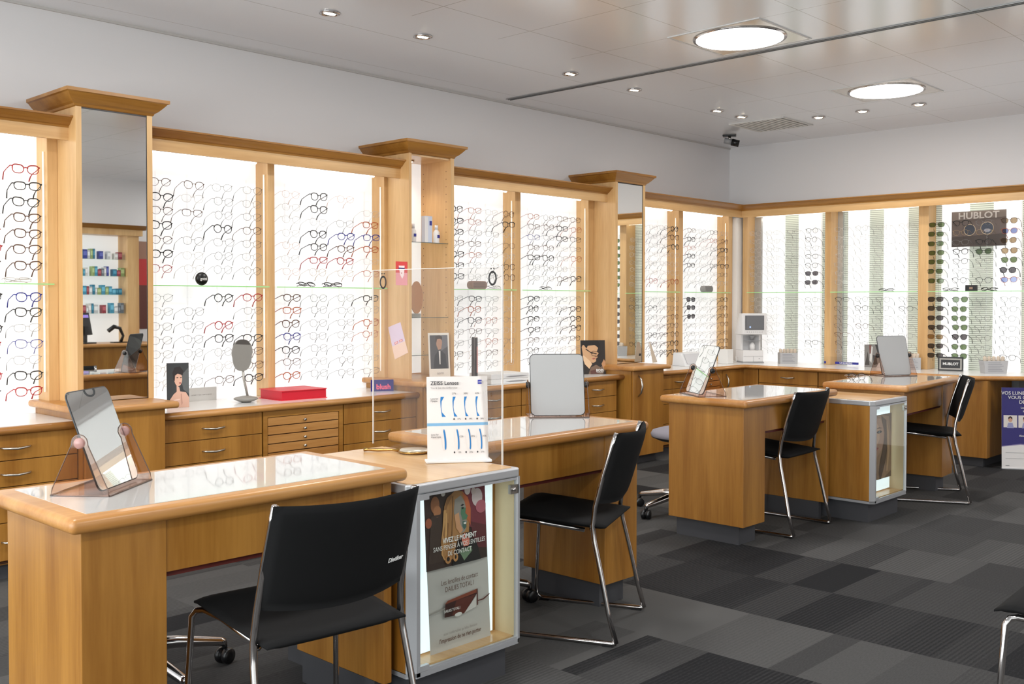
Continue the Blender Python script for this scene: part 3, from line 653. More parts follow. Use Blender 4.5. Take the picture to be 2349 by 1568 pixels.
# shelf ornaments
t = thing('round_sign', 'black round disc sign standing on the shelf', 'sign', (-5.81, -.215, ZT))
MB().lathe([(.001, -.012), (.028, -.012), (.036, -.006), (.037, 0), (.036, .006), (.028, .010), (.001, .010)], (0, 0, .037), 28, axis='y').build('disc', mat('black_gloss', (18, 18, 18), .25), t)
text_part(t, 'gotti', .022, (.006, -.0125, .036), PAPER, bold=.0003)
def case_(loc, rz, c, label, w=.16):
    t = thing('spectacle_case', label, 'case', loc, rz)
    MB().prism(rrect(w, .058, .027, 6, 0, .029), (-.02, .03), 'y', sm=False).build('shell', mat('case', c, .5), t, bevel=.006, seg=3)
    s = MB()
    for k in range(6): s.box(-w/2+.02, -.0213, .010+k*.0075, w/2-.02, -.0195, .0125+k*.0075)
    s.build('stripes', mat('case_stripe', tuple(int(v*.6) for v in c), .6), t)
case_((-3.655, -.20, ZT), 0, (150, 120, 104), 'striped brown spectacle case standing on the shelf')
case_((-.70, -.20, ZT), 0, (150, 148, 146), 'silver striped spectacle case on the shelf near the corner', .15)
t = thing('small_sign', 'small dark box with a square emblem on the shelf', 'sign', (-.20, -2.37, ZT), -PI/2)
MB().box(-.045, -.01, 0, .045, .015, .05).build('block', BLACKP, t, bevel=.002); MB().box(-.012, -.0115, .016, .014, -.0102, .034).build('emblem', mat('emblem', (150, 120, 100), .4), t)

# ---------------------------------------------------------------- desks
def desk(x0, x1, yf, yb, block, label, rz=0, top=.75):
    cx, cy = (x0+x1)/2, (yf+yb)/2; W_, D_ = x1-x0, yb-yf
    t = thing('desk', label, 'desk', (cx, cy, 0), rz)
    a, b = W_/2, D_/2
    MB().box(-a, -b, top-.038, a, b, top).build('tabletop', NX, t, bevel=.016, seg=5)
    iy = .045
    MB().box(-a+.055, -b+iy, top-.0005, a-.055, b-iy, top+.0012).build('inset_top', mat('glossy_white_inset', (200, 198, 195), .05, coat=.6), t)
    s = -1 if block == 'l' else 1; o_ = .038; bw = .215
    xb0, xb1 = (-a+o_, -a+o_+bw) if s < 0 else (a-o_-bw, a-o_)
    MB().box(xb0, -b+o_, .10, xb1, b-o_, top-.038).build('pedestal', WV, t, bevel=.002)
    MB().box(xb0+.035 if s < 0 else xb0+.02, -b+o_+.045, 0, xb1-.02 if s < 0 else xb1-.035, b-o_-.03, .10).build('plinth', PLINTH, t)
    xe0, xe1 = (a-o_-.03, a-o_) if s < 0 else (-a+o_, -a+o_+.03)
    MB().box(xe0, -b+o_, .10, xe1, b-o_, top-.038).build('end_panel', WV, t, bevel=.002)
    MB().box(xe0, -b+o_+.045, 0, xe1, b-o_-.03, .10).build('plinth', PLINTH, t)
    lo, hi = (xb1, xe0) if s < 0 else (xe1, xb0)
    MB().box(lo, -b+o_+.004, top-.175, hi, -b+o_+.022, top-.038).build('apron', WV, t)
    MB().box(lo, -b+o_+.016, top-.190, hi, b-o_-.024, top-.176).build('drawer_bottom', DARKRED, t)
    MB().box(lo, b-o_-.022, top-.175, hi, b-o_-.004, top-.038).build('rear_apron', WV, t)
    return t
desk(-7.715, -6.70, -3.01, -2.482, 'l', 'nearest wooden desk with white inset top and tilted mirror')
desk(-6.205, -5.217, -2.825, -2.298, 'r', 'second wooden desk, standing right of the tall acrylic screen')
desk(-4.202, -3.19, -2.684, -2.151, 'l', 'third wooden desk with a black chair pushed under it')
desk(-2.735, -1.70, -2.86, -2.325, 'r', 'farthest wooden desk with eyeglasses lying on its top', .07)

# ---------------------------------------------------------------- light boxes between the desks
def light_box(x0, x1, yf, yb, zb, zt, label):
    W_, D_ = x1-x0, yb-yf; t = thing('display_box', label, 'display box', (x0, yf, 0)); ch = .024; cr = .012
    def oct_(a, ex=0): return [(-ex, D_), (-ex, ch), (ch, -ex), (W_-cr, -ex), (W_+ex, cr), (W_+ex, D_)]
    MB().box(0, ch, zb+.01, .018, D_, zt-.03).build('side_panel', WV, t); MB().box(W_-.018, ch, zb+.01, W_, D_, zt-.03).build('side_panel', WV, t)
    MB().box(W_-.022, .014, zb+.022, W_-.0185, .10, zt-.032).build('side_liner', mat('beige_liner', (206, 184, 146), .6), t)
    MB().box(.018, .10, zb+.01, W_-.018, .115, zt-.03).build('inner_back', WV, t); MB().box(0, D_-.018, zb+.01, W_, D_, zt-.03).build('rear_panel', WV, t)
    MB().box(.03, ch+.02, .0, W_-.03, D_-.02, zb+.01).build('plinth', PLINTH, t)
    MB().box(.018, .02, zb+.012, W_-.018, .10, zb+.022).build('inner_floor', BX, t)
    # aluminium frame: posts at the cut corners, top tray and bottom rail
    f = MB()
    f.prism([(0, ch), (ch, 0), (ch+.014, 0), (ch+.014, .02), (.018, ch+.01)], (zb, zt-.03), 'z').build('corner_post', ALU, t)
    MB().prism([(W_, cr), (W_-cr, 0), (W_-cr-.004, 0), (W_-.02, cr+.004)][::-1], (zb, zt-.03), 'z').build('corner_post', ALU, t)
    MB().prism(oct_(0), (zb-.004, zb+.012), 'z').build('bottom_rail', ALU, t)
    MB().prism([(-.001, D_), (-.001, ch), (ch, -.001), (W_-cr, -.001), (W_+.001, cr), (W_+.001, D_)], (zt-.03, zt-.002), 'z').build('top_rail', ALU, t, bevel=.004)
    MB().prism([(.016, D_), (.016, ch+.012), (ch+.012, .022), (W_-cr-.012, .022), (W_-.016, ch+.014), (W_-.016, D_)], (zt-.003, zt), 'z').build('top_board', BX, t)
    MB().box(ch+.01, .004, zb+.016, W_-.006, .009, zt-.034).build('glass_door', GLASS, t)
    e = MB().box(ch+.008, .002, zb+.0125, W_-.0145, .011, zb+.02).box(ch+.008, .002, zt-.04, W_-.0145, .011, zt-.032).box(W_-.014, .002, zb+.012, W_-.004, .011, zt-.03)
    e.build('door_edge', ALU, t)
    MB().box(W_-.05, .0, zt-.085, W_-.012, .012, zt-.055).build('lock_plate', STEEL, t)
    MB().lathe([(.006, 0), (.006, -.006), (.003, -.007)], (W_-.036, 0, zt-.07), 12, axis='y').build('lock', CHROME, t)
    MB().box(ch+.0075, -.001, zb+.013, ch+.05, .0125, zb+.03).build('hinge', ALU, t); MB().box(ch+.0075, -.001, zt-.05, ch+.05, .0125, zt-.0315).build('hinge', ALU, t)
    MB().box(.02, .085, zb+.03, W_-.05, .099, zt-.04).build('light_panel', PANC, t)
    return t
LBX1 = light_box(-6.712, -6.228, -3.03, -2.32, .115, .70, 'light box with the smiling woman poster between the first two desks')
LBX2 = light_box(-3.18, -2.715, -2.89, -2.30, .115, .695, 'light box with the close-up face poster between the far desks')
# poster 1 : woman laughing, contact lens advert
SK, HR = (205, 150, 110), (170, 122, 74)
A1 = [((58, 42, 36), [(0,.52),(1,.52),(1,1),(0,1)]), ((118, 46, 58), [(.62,.74),(1,.70),(1,1),(.60,1)]), ((92, 40, 44), [(.78,.60),(1,.58),(1,.72),(.74,.76)]),
      ((150, 96, 62), ell(.17, .90, .07, .05)), ((170, 112, 74), ell(.20, .86, .06, .035)), ((66, 50, 42), [(.04,.56),(.30,.56),(.26,.84),(.10,.84)]), ((160, 88, 60), ell(.06, .80, .05, .03)),
      ((205, 186, 186), ell(.86, .90, .09, .055)), ((225, 210, 208), ell(.70, .955, .05, .03)), ((200, 180, 176), ell(.80, .94, .04, .022)), ((205, 196, 190), ell(.30, .96, .035, .018)), ((176, 96, 108), ell(.92, .84, .09, .04)),
      (HR, [(.36,.93),(.50,.965),(.62,.95),(.70,.90),(.72,.84),(.71,.74),(.70,.70),(.60,.70),(.50,.66),(.42,.56),(.32,.55),(.24,.60),(.24,.68),(.30,.80),(.31,.88)]),
      ((140, 96, 56), [(.36,.93),(.44,.95),(.40,.80),(.34,.68),(.28,.70),(.31,.86)]), ((196, 148, 92), [(.30,.86),(.34,.86),(.33,.74),(.27,.64),(.26,.70)]),
      ((164, 116, 68), [(.40,.90),(.43,.91),(.41,.78),(.36,.66),(.34,.66),(.38,.80)]), ((214, 164, 104), [(.335,.84),(.35,.84),(.34,.72),(.29,.62),(.28,.62),(.325,.74)]), ((120, 82, 48), [(.44,.93),(.46,.94),(.45,.84),(.43,.72),(.40,.62),(.38,.62),(.42,.74)]), ((206, 154, 98), [(.27,.70),(.29,.71),(.26,.60),(.30,.565),(.28,.565),(.245,.60)]), ((188, 98, 58), [(.60,.95),(.70,.91),(.74,.84),(.73,.74),(.66,.80),(.64,.90)]),
      ((146, 138, 130), [(.48,.91),(.58,.93),(.64,.89),(.66,.85),(.645,.82),(.69,.80),(.66,.78),(.67,.765),(.655,.75),(.66,.735),(.63,.71),(.55,.70),(.49,.75),(.46,.84)]),
      (SK, [(.47,.82),(.54,.83),(.56,.76),(.60,.72),(.55,.70),(.49,.74)]), ((84, 124, 96), [(.58,.86),(.66,.85),(.645,.82),(.69,.80),(.66,.78),(.60,.78),(.57,.82)]),
      ((70, 100, 92), [(.60,.775),(.67,.765),(.655,.75),(.66,.735),(.62,.72),(.59,.745)]), ((226, 220, 212), [(.615,.765),(.66,.765),(.65,.752),(.615,.755)]), ((40, 34, 34), [(.57,.868),(.60,.878),(.635,.872),(.60,.864)]), ((34, 28, 30), ell(.605, .852, .018, .006)),
      ((226, 132, 112), [(.56,.68),(.62,.70),(.70,.68),(.70,.62),(.60,.62)]), ((30, 28, 28), [(.40,.52),(.88,.52),(.84,.60),(.78,.66),(.62,.60),(.56,.66),(.48,.60),(.42,.55)]),
      ((110, 132, 104), [(.52,.60),(.72,.615),(.74,.585),(.60,.535)]), ((182, 128, 78), ell(.34, .565, .05, .026)), ((44, 34, 30), ell(.34, .567, .025, .014)), ((190, 136, 84), ell(.46, .568, .04, .026)), ((52, 40, 34), ell(.46, .57, .016, .012)),
      ((150, 144, 138), [(0,.258),(.26,.272),(.26,.280),(0,.266)]), ((92, 46, 40), [(.78,.262),(.90,.262),(1,.285),(1,.292),(.88,.269),(.78,.269)]),
      ((58, 30, 26), [(.24,.22),(.56,.212),(.78,.31),(.78,.32),(.26,.30)]), ((128, 64, 44), [(.25,.30),(.30,.318),(.80,.342),(.78,.318)]), ((92, 44, 34), [(.36,.221),(.56,.214),(.76,.31),(.44,.305)]),
      ((206, 200, 194), [(.56,.214),(.76,.232),(.77,.30)]), ((88, 44, 36), [(.775,.238),(.795,.24),(.80,.342),(.78,.34)]), ((214, 210, 204), ell(.46, .217, .06, .012))]
def curl(p):
    # the poster sheet has come loose at its right top: gentle vertical bow
    x, y, z = p; k = z/.56; return (x + .03*(1-k)*1.0 - .012*math.sin(PI*k), y - .010*math.sin(PI*k), z)
p1 = thing('poster', 'contact lens poster of laughing long haired woman inside near light box', 'poster', (-6.70+.098, -3.03+.068, .13))
art(A1, .268, .535, 'sheet', p1, bg=(188, 183, 178), th=.0006, bend=curl)
T1 = mat('poster_white', (240, 236, 232), .5); T2 = mat('poster_brown', (100, 72, 58), .6); T3 = mat('poster_grey', (150, 140, 134), .6)
for s, sz, x, z, m, b in (('VIVEZ LE MOMENT', .0225, .168, .365, T1, .0006), ('SANS PENSER À VOS LENTILLES', .021, .168, .343, T1, 0), ('DE CONTACT', .021, .168, .321, T1, 0),
                       ('Les lentilles de contact', .0225, .168, .232, T2, 0), ('DAILIES TOTAL1', .0225, .168, .208, T2, 0), ('DAILIES TOTAL1', .0125, .135, .139, T1, 0),
                       ("aussi confortables qu'elles donnent", .0135, .172, .068, T3, 0), ("l'impression de ne rien porter", .0195, .172, .048, T2, .0004)):
    text_part(p1, s, sz, (x-.028, -.0135 - .0045, z), m, bold=b, ext=.0001, sx=.78)
# poster 2 : close-up of a face, half hidden
SK2 = (170, 134, 112)
A2 = [((112, 88, 70), [(0,0),(1,0),(1,1),(0,1)]), ((150, 120, 94), [(.20,.95),(.60,1),(.9,.95),(1,.6),(1,.1),(.72,0),(.2,0),(.1,.3)]), (SK2, [(0,.95),(.30,.97),(.60,.94),(.72,.80),(.74,.62),(.66,.46),(.46,.34),(.30,.31),(.12,.36),(0,.44)]),
      ((196, 160, 134), [(.04,.90),(.40,.93),(.56,.80),(.56,.62),(.44,.50),(.2,.44),(.05,.5)]), ((92, 66, 52), [(.02,.785),(.18,.80),(.26,.775),(.16,.782),(.02,.77)]), ((92, 66, 52), [(.42,.785),(.54,.81),(.68,.785),(.55,.79)]),
      ((40, 36, 38), ell(.14, .73, .09, .022)), ((36, 32, 34), ell(.55, .735, .09, .022)), ((100, 110, 116), ell(.14, .73, .03, .018)), ((100, 110, 116), ell(.55, .735, .03, .018)),
      ((140, 104, 84), [(.30,.76),(.36,.76),(.40,.62),(.44,.585),(.34,.565),(.24,.585),(.28,.62)]), ((70, 44, 38), ell(.28, .583, .03, .008)), ((70, 44, 38), ell(.40, .583, .025, .008)),
      ((146, 78, 74), [(.16,.49),(.28,.515),(.34,.505),(.40,.515),(.54,.49),(.36,.475)]), ((166, 92, 84), [(.16,.49),(.36,.475),(.54,.49),(.44,.45),(.30,.445)]),
      ((86, 64, 48), [(.62,.98),(.80,.9),(.86,.6),(.80,.3),(.62,0),(.50,0),(.60,.3),(.70,.5),(.74,.7)]), ((176, 142, 108), [(.80,.9),(.90,.7),(.92,.4),(.86,.1),(.80,.1),(.84,.4),(.82,.7)]),
      ((66, 48, 38), [(0,.40),(.12,.34),(.28,.28),(.40,.10),(.44,0),(0,0)]), ((150, 118, 88), [(.04,.34),(.12,.32),(.2,.05),(.10,0),(.04,.1)]), ((140, 110, 84), [(.40,.28),(.48,.28),(.56,0),(.48,0)])]
p2 = thing('poster', "close-up poster of a young woman's face inside far light box", 'poster', (-3.18+.030, -2.89+.074, .215))
art(A2, .380, .378, 'sheet', p2, bg=(112, 88, 70), th=.0006)
# upright acrylic screen beside the near light box
t = thing('acrylic_screen', 'tall clear acrylic screen standing beside the near light box', 'screen', (-6.217, -2.93, 0))
Z0, Z1 = .012, 1.372
MB().add([(0, 0, Z0), (.004, 0, Z0), (.004, .70, Z0), (0, .70, Z0), (0, 0, Z1), (.004, 0, Z1), (.004, .70, Z1), (0, .70, Z1)],
         [(0,3,2,1),(4,5,6,7),(0,1,5,4),(1,2,6,5),(2,3,7,6),(3,0,4,7)]).build('sheet', thin_glass('screen_acrylic', (.95, .945, .94), 1.6), t)
BR = mat('glow_edge', (225, 216, 208), .25, emit=.12)  # light caught along the sheet edges is put in as weak glow
MB().box(-.001, -.002, Z0, .005, .001, Z1).box(-.001, .699, .70, .005, .701, Z1).box(-.0005, 0, Z1-.001, .0045, .70, Z1+.001).build('polished_edge', BR, t)
MB().box(-.006, -.004, 0, .010, .02, .012).build('foot', ALU, t); MB().box(-.006, .60, 0, .010, .66, .012).build('foot', ALU, t)
def o_mark(y, z, s):
    m = MB(); pts = [(-.0012, y + .040*s*math.cos(a), z + .052*s*math.sin(a)) for a in [2*PI*k/32 for k in range(32)]]
    m.tube(pts, .0085*s, 6, closed=True, flat=1); m.v = [(-.0008 + (v[0]+.0012)*.08, v[1], v[2]) for v in m.v]
    for k in (-1, 1): m.box(-.0015, y+k*.016*s-.006*s, z+.072*s, -.0005, y+k*.016*s+.006*s, z+.084*s)
    m.build('printed_mark', mat('black_print', (22, 22, 24), .5), t)
o_mark(.635, 1.325, .42); o_mark(.045, 1.332, .42)

# ---------------------------------------------------------------- chairs
def make_chair():
    t = thing('visitor_chair', 'black padded visitor chair', 'chair', (0,0,0))
    for s in (-1, 1):
        xs, xf = s*.217, s*.234
        # rear upright: floor -> seat bend -> back top
        up = [(xf, -.235, .012), (xf, -.205, .12), (s*.224, -.175, .26), (xs, -.148, .375), (s*.213, -.140, .43), (s*.209, -.148, .50), (s*.204, -.178, .62), (s*.200, -.212, .73), (s*.198, -.226, .772)]
        MB().tube(up, .0095, 10).build('back_leg', CHROME, t)
        MB().tube([(xf, -.235, .012), (xf, -.215, .0095), (xf, 0, .0095), (xf, .20, .0095), (xf, .224, .022), (xf, .226, .06), (s*.226, .214, .25), (s*.219, .205, .415), (s*.210, .196, .430), (s*.195, .18, .432), (s*.18, .10, .424), (s*.175, -.10, .404)], .0085, 10).build('sled_leg', CHROME, t)
        MB().tube([(s*.195, -.13, .412), (s*.214, -.143, .415)], .008, 8).build('seat_bracket', CHROME, t)
        MB().box(xf-.012, -.225, 0, xf+.012, -.185, .004).box(xf-.012, .17, 0, xf+.012, .21, .004).build('glide', BLACKP, t)
    def seat(u, v, top):
        x = (u-.5)*2; y = -.185 + v*.425; wd = .200 + .012*min(1, v*1.5) - (.02 if v > .93 else 0)*(v-.93)/.07
        z = .436 - .010*(1-x*x)*math.sin(PI*min(1, v*1.1)) + .034*v - .020*max(0, (v-.86)/.14)**2
        e = max(abs(x)**6, abs(2*v-1)**10); return (x*wd, y, z - (.0 if top else .034*(1-e*.55)) - (.010*e if top else 0.004*0))
    m = MB(); m.grid(lambda u, v: seat(u, v, True), 16, 16); m.grid(lambda u, v: seat(u, v, False), 16, 16)
    n = 17
    for i in range(16):
        for (a, b) in (((i), (i+1)), ((16*n+i), (16*n+i+1)), ((i*n), ((i+1)*n)), ((i*n+16), ((i+1)*n+16))): m.f.append([a, b, b+n*n, a+n*n]); m.m.append(0); m.sm.append(True)
    m.build('seat', BLACKF, t)
    def back(u, v, fr):
        x = (u-.5)*2; w_ = .208 + .006*(1-v); z = .512 + v*.262 - .012*(1-x*x)*(1-v)*1.6 - .010*(1-x*x)*v*.6
        y = -.150 - .085*((v*.262)/.262) - .045*(1-x*x) + (.012 if fr else -.010)*(1-max(abs(x)**8, abs(2*v-1)**8)); return (x*w_, y, z)
    m = MB(); m.grid(lambda u, v: back(u, v, True), 16, 12); m.grid(lambda u, v: back(u, v, False), 16, 12); k = 17*13
    for i in range(16): m.f += [[i, i+1, i+1+k, i+k], [12*n+i, 12*n+i+1, 12*n+i+1+k, 12*n+i+k]]; m.m += [0, 0]; m.sm += [True]*2
    for j in range(12): m.f += [[j*n, (j+1)*n, (j+1)*n+k, j*n+k], [j*n+16, (j+1)*n+16, (j+1)*n+16+k, j*n+16+k]]; m.m += [0, 0]; m.sm += [True]*2
    m.build('backrest', BLACKF, t)
    return t
ch = make_chair(); ch2 = [copy_tree(ch) for _ in range(4)]
text_part(ch, 'Dietiker', .018, (.150, -.2115, .588), PAPER, rot=(PI/2+.31, 0, .32), bold=.0005, label='white maker name')
for c_, (x, y, a, lab) in zip([ch] + ch2, [(-7.14, -3.094, -5.7, 'black padded chair in front of the nearest desk, largest in the picture'), (-5.668, -2.781, 23.8, 'black padded chair turned at the second desk, fully visible'),
        (-3.58, -2.49, 2.7, 'black padded chair pushed under the third desk'), (-2.12, -2.77, 26.7, 'black padded chair seen from the side at the farthest desk'), (-5.68, -4.65, 3, 'black chair cut by the right picture edge')]):
    c_.location = (x, y, 0); c_.rotation_euler = (0, 0, math.radians(a)); tag(c_, lab, 'chair', 'black chrome-framed visitor chairs')
def swivel():
    t = thing('swivel_chair', 'grey swivel chair', 'chair')
    for k in range(5):
        a = 2*PI*k/5; c, s = math.cos(a), math.sin(a)
        l = MB().tube([(c*.03, s*.03, .115), (c*.15, s*.15, .105), (c*.30, s*.30, .078), (c*.315, s*.315, .07)], [.026, .021, .015, .014], 10).build('base_arm', CHROME, t)
        w_ = MB(); px, py = -s*.014, c*.014
        w_.lathe([(.006, -.026), (.024, -.026), (.027, -.020), (.027, -.004), (.018, -.003), (.018, .003), (.027, .004), (.027, .020), (.024, .026), (.006, .026)], (0, 0, 0), 16, axis='y')
        w_.build('caster', BLACKP, l, (c*.315, s*.315, .0275), (0, 0, a+.6))
        MB().tube([(c*.315, s*.315, .075), (c*.315, s*.315, .045)], .009, 8).build('caster_stem', BLACKP, l)
    MB().lathe([(.03, .10), (.03, .16), (.022, .17), (.022, .40), (.05, .42), (.05, .435)], n=18).build('column', BLACKP, t)
    MB().lathe([(.05, .43), (.16, .438), (.205, .455), (.21, .47), (.20, .488), (.15, .503), (.01, .508)], n=32).build('seat', GREYF, t)
    MB().lathe([(.04, .428), (.16, .432), (.205, .450), (.205, .456), (.10, .452)], n=32).build('seat_shell', BLACKP, t)
    return t
s1 = swivel(); s2, s3 = copy_tree(s1), copy_tree(s1)
for o, (x, y, a, l) in zip((s1, s2, s3), [(-7.16, -2.14, -13, 'swivel chair behind the nearest desk, only star base showing'), (-5.83, -2.28, 30, 'swivel chair behind the second desk, mostly hidden by light box'), (-3.64, -1.95, 24, 'grey swivel chair behind the left end of the third desk')]):
    o.location = (x, y, 0); o.rotation_euler = (0, 0, math.radians(a)); tag(o, l, 'chair', 'grey swivel chairs behind the desks')

# ---------------------------------------------------------------- tilting desk mirrors in amber acrylic stands
def desk_mirror(loc, rz, tilt, label, kind='front', w=.225, h=.268, piv=.137):
    t = thing('desk_mirror', label, 'mirror', loc, rz)
    d = .078
    b = MB(); b.prism([(-d, .0), (d, .0), (d, .004), (-d, .004)], (-w/2-.012, w/2+.012), 'x').build('base', AMBER, t)
    for s in (-1, 1):
        x = s*(w/2+.012)
        pl = [(-d, 0), (d, 0), (d-.004, .02), (.022, piv-.005)] + [(.022*math.cos(a), piv + .022*math.sin(a)) for a in [PI*k/6 for k in range(7)]] + [(-.022, piv-.005), (-d+.004, .02)]
        MB().prism(pl, (x-.002, x+.002), 'x').build('side_bracket', AMBER, t)
        MB().tube([(x, p[0], p[1]) for p in pl], .0014, 5, closed=True).build('bracket_edge', mat('dark_acrylic_edge', (96, 76, 66), .25), t)
        MB().lathe([(.011, -.008), (.014, -.004), (.014, .004), (.011, .008)], (x, 0, piv), 16, axis='x').build('pivot_knob', mat('pink_knob', (176, 134, 128), .3) if kind != 'dark' else BLACKP, t)
    for y in (-d, d): MB().tube([(-w/2-.012, y, .002), (w/2+.012, y, .002)], .0028, 6).build('base_edge', mat('dark_acrylic_edge', (96, 76, 66), .25), t)
    g = MB().prism(rrect(w, h, .02, 5), (-.0015, .0015), 'y').build('mirror_glass', MIRROR, t, (0, 0, piv), (tilt, 0, 0))
    MB().prism(rrect(w-.001, h-.001, .02, 5), (.0016, .0035), 'y').build('mirror_back', mat('grey_mirror_back', (168, 168, 168), .45), g)
    MB().tube([(p[0], .001, p[1]) for p in rrect(w, h, .02, 5)], .0028, 6, closed=True).build('rim', mat('dark_rim', (40, 42, 44), .3), g)
    return t
desk_mirror((-7.484, -2.668, .7512), math.radians(39), math.radians(-20), 'tilting mirror in amber acrylic stand on the nearest desk')
desk_mirror((-5.345, -2.42, .7512), math.radians(139), math.radians(14), 'large mirror showing its flat grey back on the second desk', 'dark', w=.235, h=.268)
desk_mirror((-4.04, -2.32, .7512), math.radians(-124), math.radians(-21), 'narrow looking mirror reflecting glasses on the third desk', 'dark', w=.235)
desk_mirror((-1.93, -2.47, .7512), math.radians(152), math.radians(14), 'mirror with grey back and glinting highlight on the farthest desk', 'dark', w=.235, h=.268)
# loose glasses on the farthest desk
def open_glasses(loc, rot, label, c='k', sty='round', th=1):
    glasses(sty, c, th, 'c', loc, rot, label, True, None)
open_glasses((-2.47, -2.46, .7735), (0, 0, 2.4), 'black round eyeglasses lying open on the farthest desk')
# the temple tips are down in the hanging model; a second thin pair lies beside it
folded((-2.36, -2.40, .7515), 2.1, 'oval', 'f', 0, 'thin pale eyeglasses folded behind black pair on farthest desk')

# ---------------------------------------------------------------- things on the near light box
t = thing('lens_chart', 'white chart of blue lens shapes standing on the near light box', 'display board', (-6.385, -2.735, .7005), math.radians(-35.2))
MB().box(-.005, -.028, 0, .222, .028, .008).build('foot', PAPER, t, bevel=.002)
bd = art([((120, 170, 206), [(.0,.405),(1,.405),(1,.44),(0,.44)])] +
    [((30, 118, 184), [(u-.028+.012, .755), (u+.03*k+.012, .755), (u-.006*1+.006, .70), (u-.012+.006, .63), (u+.004, .57), (u+.03*k+.035, .515), (u+.002, .515), (u-.016, .63), (u-.022, .70)]) for u, k in ((.24, 1), (.44, .7), (.63, .5), (.82, .3))] +
    [((30, 118, 184), ell(u, .24, .022, .125, 24, rot=6)) for u in (.285, .50, .69, .875)] + [((224, 217, 213), ell(u-.030, .24, .022+k*.004, .135, 24, rot=6)) for u, k in ((.285, 0), (.50, 1), (.69, 2), (.875, 2))] +
    [((40, 38, 40), ell(u, v, .012, .012, 8)) for u in (.44, .63, .82) for v in (.485, .085)] + [((38, 44, 150), [(.84,.905),(.905,.905),(.905,.955),(.84,.955)])],
    .212, .285, 'board', t, loc=(.002, 0, .008), rot=(-.10, 0, 0), bg=(226, 219, 215))
text_part(bd, 'ZEISS Lenses', .0185, (.012, -.008, .262), INK, align='LEFT', bold=.0002); text_part(bd, 'You & See the Difference', .009, (.012, -.008, .246), mat('chart_grey', (140, 134, 132), .6), align='LEFT')
text_part(bd, 'ZEISS', .0055, (.185, -.009, .265), PAPER); 
for u, s in ((.44, '27%'), (.63, '38%'), (.82, '42%')): text_part(bd, s, .0085, (u*.212, -.008, .226), INK); 
for u, s in ((.47, '37%'), (.66, '39%'), (.85, '38%')): text_part(bd, s, .0075, (u*.212+.01, -.008, .138), INK)
for u, s in ((.47, '13%'), (.66, '20%'), (.85, '27%')): text_part(bd, s, .0075, (u*.212+.01, -.008, .024), INK)
for u, s in ((.55, '12%'), (.74, '25%'), (.93, '35%')): text_part(bd, s, .0085, (u*.212, -.008, .078), INK)
for z, s in ((.205, 'Lens for\nMyopia'), (.082, 'Lens for\nHyperopia')): text_part(bd, s, .008, (.012, -.008, z), INK, align='LEFT')
t = thing('hand_mirror', 'ornate golden hand mirror lying flat on the near light box', 'mirror', (-6.30, -2.49, .7005), math.radians(-55))
MB().lathe([(.001, 0), (.05, 0), (.056, .006), (.052, .014), (.001, .016)], (.055, 0, 0), 28).build('oval_back', mat('ivory', (196, 186, 170), .3, .3), t)
MB().tube([(.055+.055*math.cos(a), .055*math.sin(a), .006) for a in [2*PI*k/28 for k in range(28)]], .004, 6, closed=True).build('rim', mat('gilt', (176, 138, 80), .25, 1), t)
MB().tube([(0, 0, .008), (-.03, 0, .009), (-.08, 0, .007), (-.12, 0, .008), (-.135, 0, .008)], [.008, .004, .006, .005, .008], 8).build('handle', mat('gilt', (176, 138, 80), .25, 1), t)
t = thing('white_strip', 'flat white plastic strip lying between nearest desk and light box', 'strip', (-6.62, -2.72, .7005), math.radians(90)); MB().box(-.17, -.008, 0, .17, .008, .004).build('strip', PAPER, t)

# ---------------------------------------------------------------- things on the worktops
def board(name, label, cat, loc, rz, W_, H_, shapes, bg, lean=-.12, th=.003):
    t = thing(name, label, cat, loc, rz); o = art(shapes, W_, H_, 'board', t, rot=(lean, 0, 0), bg=bg, th=th, loc=(-W_/2, 0, .001))
    MB().add([(-.03, .002, 0), (.03, .002, 0), (.03, .002+H_*.22, 0), (-.03, .002+H_*.22, 0), (-.02, H_*.55*math.sin(-lean)+.004, H_*.55), (.02, H_*.55*math.sin(-lean)+.004, H_*.55)],
             [(0,1,5,4), (2,3,4,5), (0,1,2,3), (0,3,4), (1,2,5)]).build('rear_strut', PAPER, t)
    return t, o
board('portrait_board', 'tall portrait board of bare shouldered woman with dark fringe', 'display board', (-6.045, -.385, ZW), -.35, .112, .235,
  [((52, 54, 56), [(0,0),(1,0),(1,1),(0,1)]), ((92, 94, 94), [(.62,.7),(1,.9),(1,.3),(.75,.4)]), ((212, 168, 148), [(0,0),(.02,.10),(.30,.30),(.44,.36),(.44,.50),(.56,.46),(.60,.36),(.86,.34),(1,.22),(1,0)]),
   ((218, 172, 150), ell(.52, .64, .18, .16)), ((38, 30, 30), [(.30,.62),(.26,.78),(.36,.90),(.60,.92),(.76,.82),(.72,.72),(.50,.76),(.38,.72),(.36,.60)]), ((150, 60, 60), ell(.60, .55, .05, .014)), ((60, 44, 40), ell(.48, .67, .05, .012)), ((60, 44, 40), ell(.64, .67, .04, .012)),
   ((188, 142, 124), [(.62,.30),(.66,.32),(.70,.10),(.66,.05)]), ((228, 196, 182), [(.30,.18),(.58,.20),(.58,.17),(.30,.14)])], (52, 54, 56), -.06)
t = thing('strip_sign', 'low grey acrylic strip sign behind the bare shouldered portrait', 'sign', (-5.77, -.13, ZW)); MB().box(-.095, -.004, 0, .095, .004, .075).build('plate', mat('grey_acrylic', (206, 204, 200), .3), t)
text_part(t, 'L U N E T T E S   O P T I Q U E', .0095, (0, -.0045, .034), mat('chart_grey', (140, 134, 132), .6))
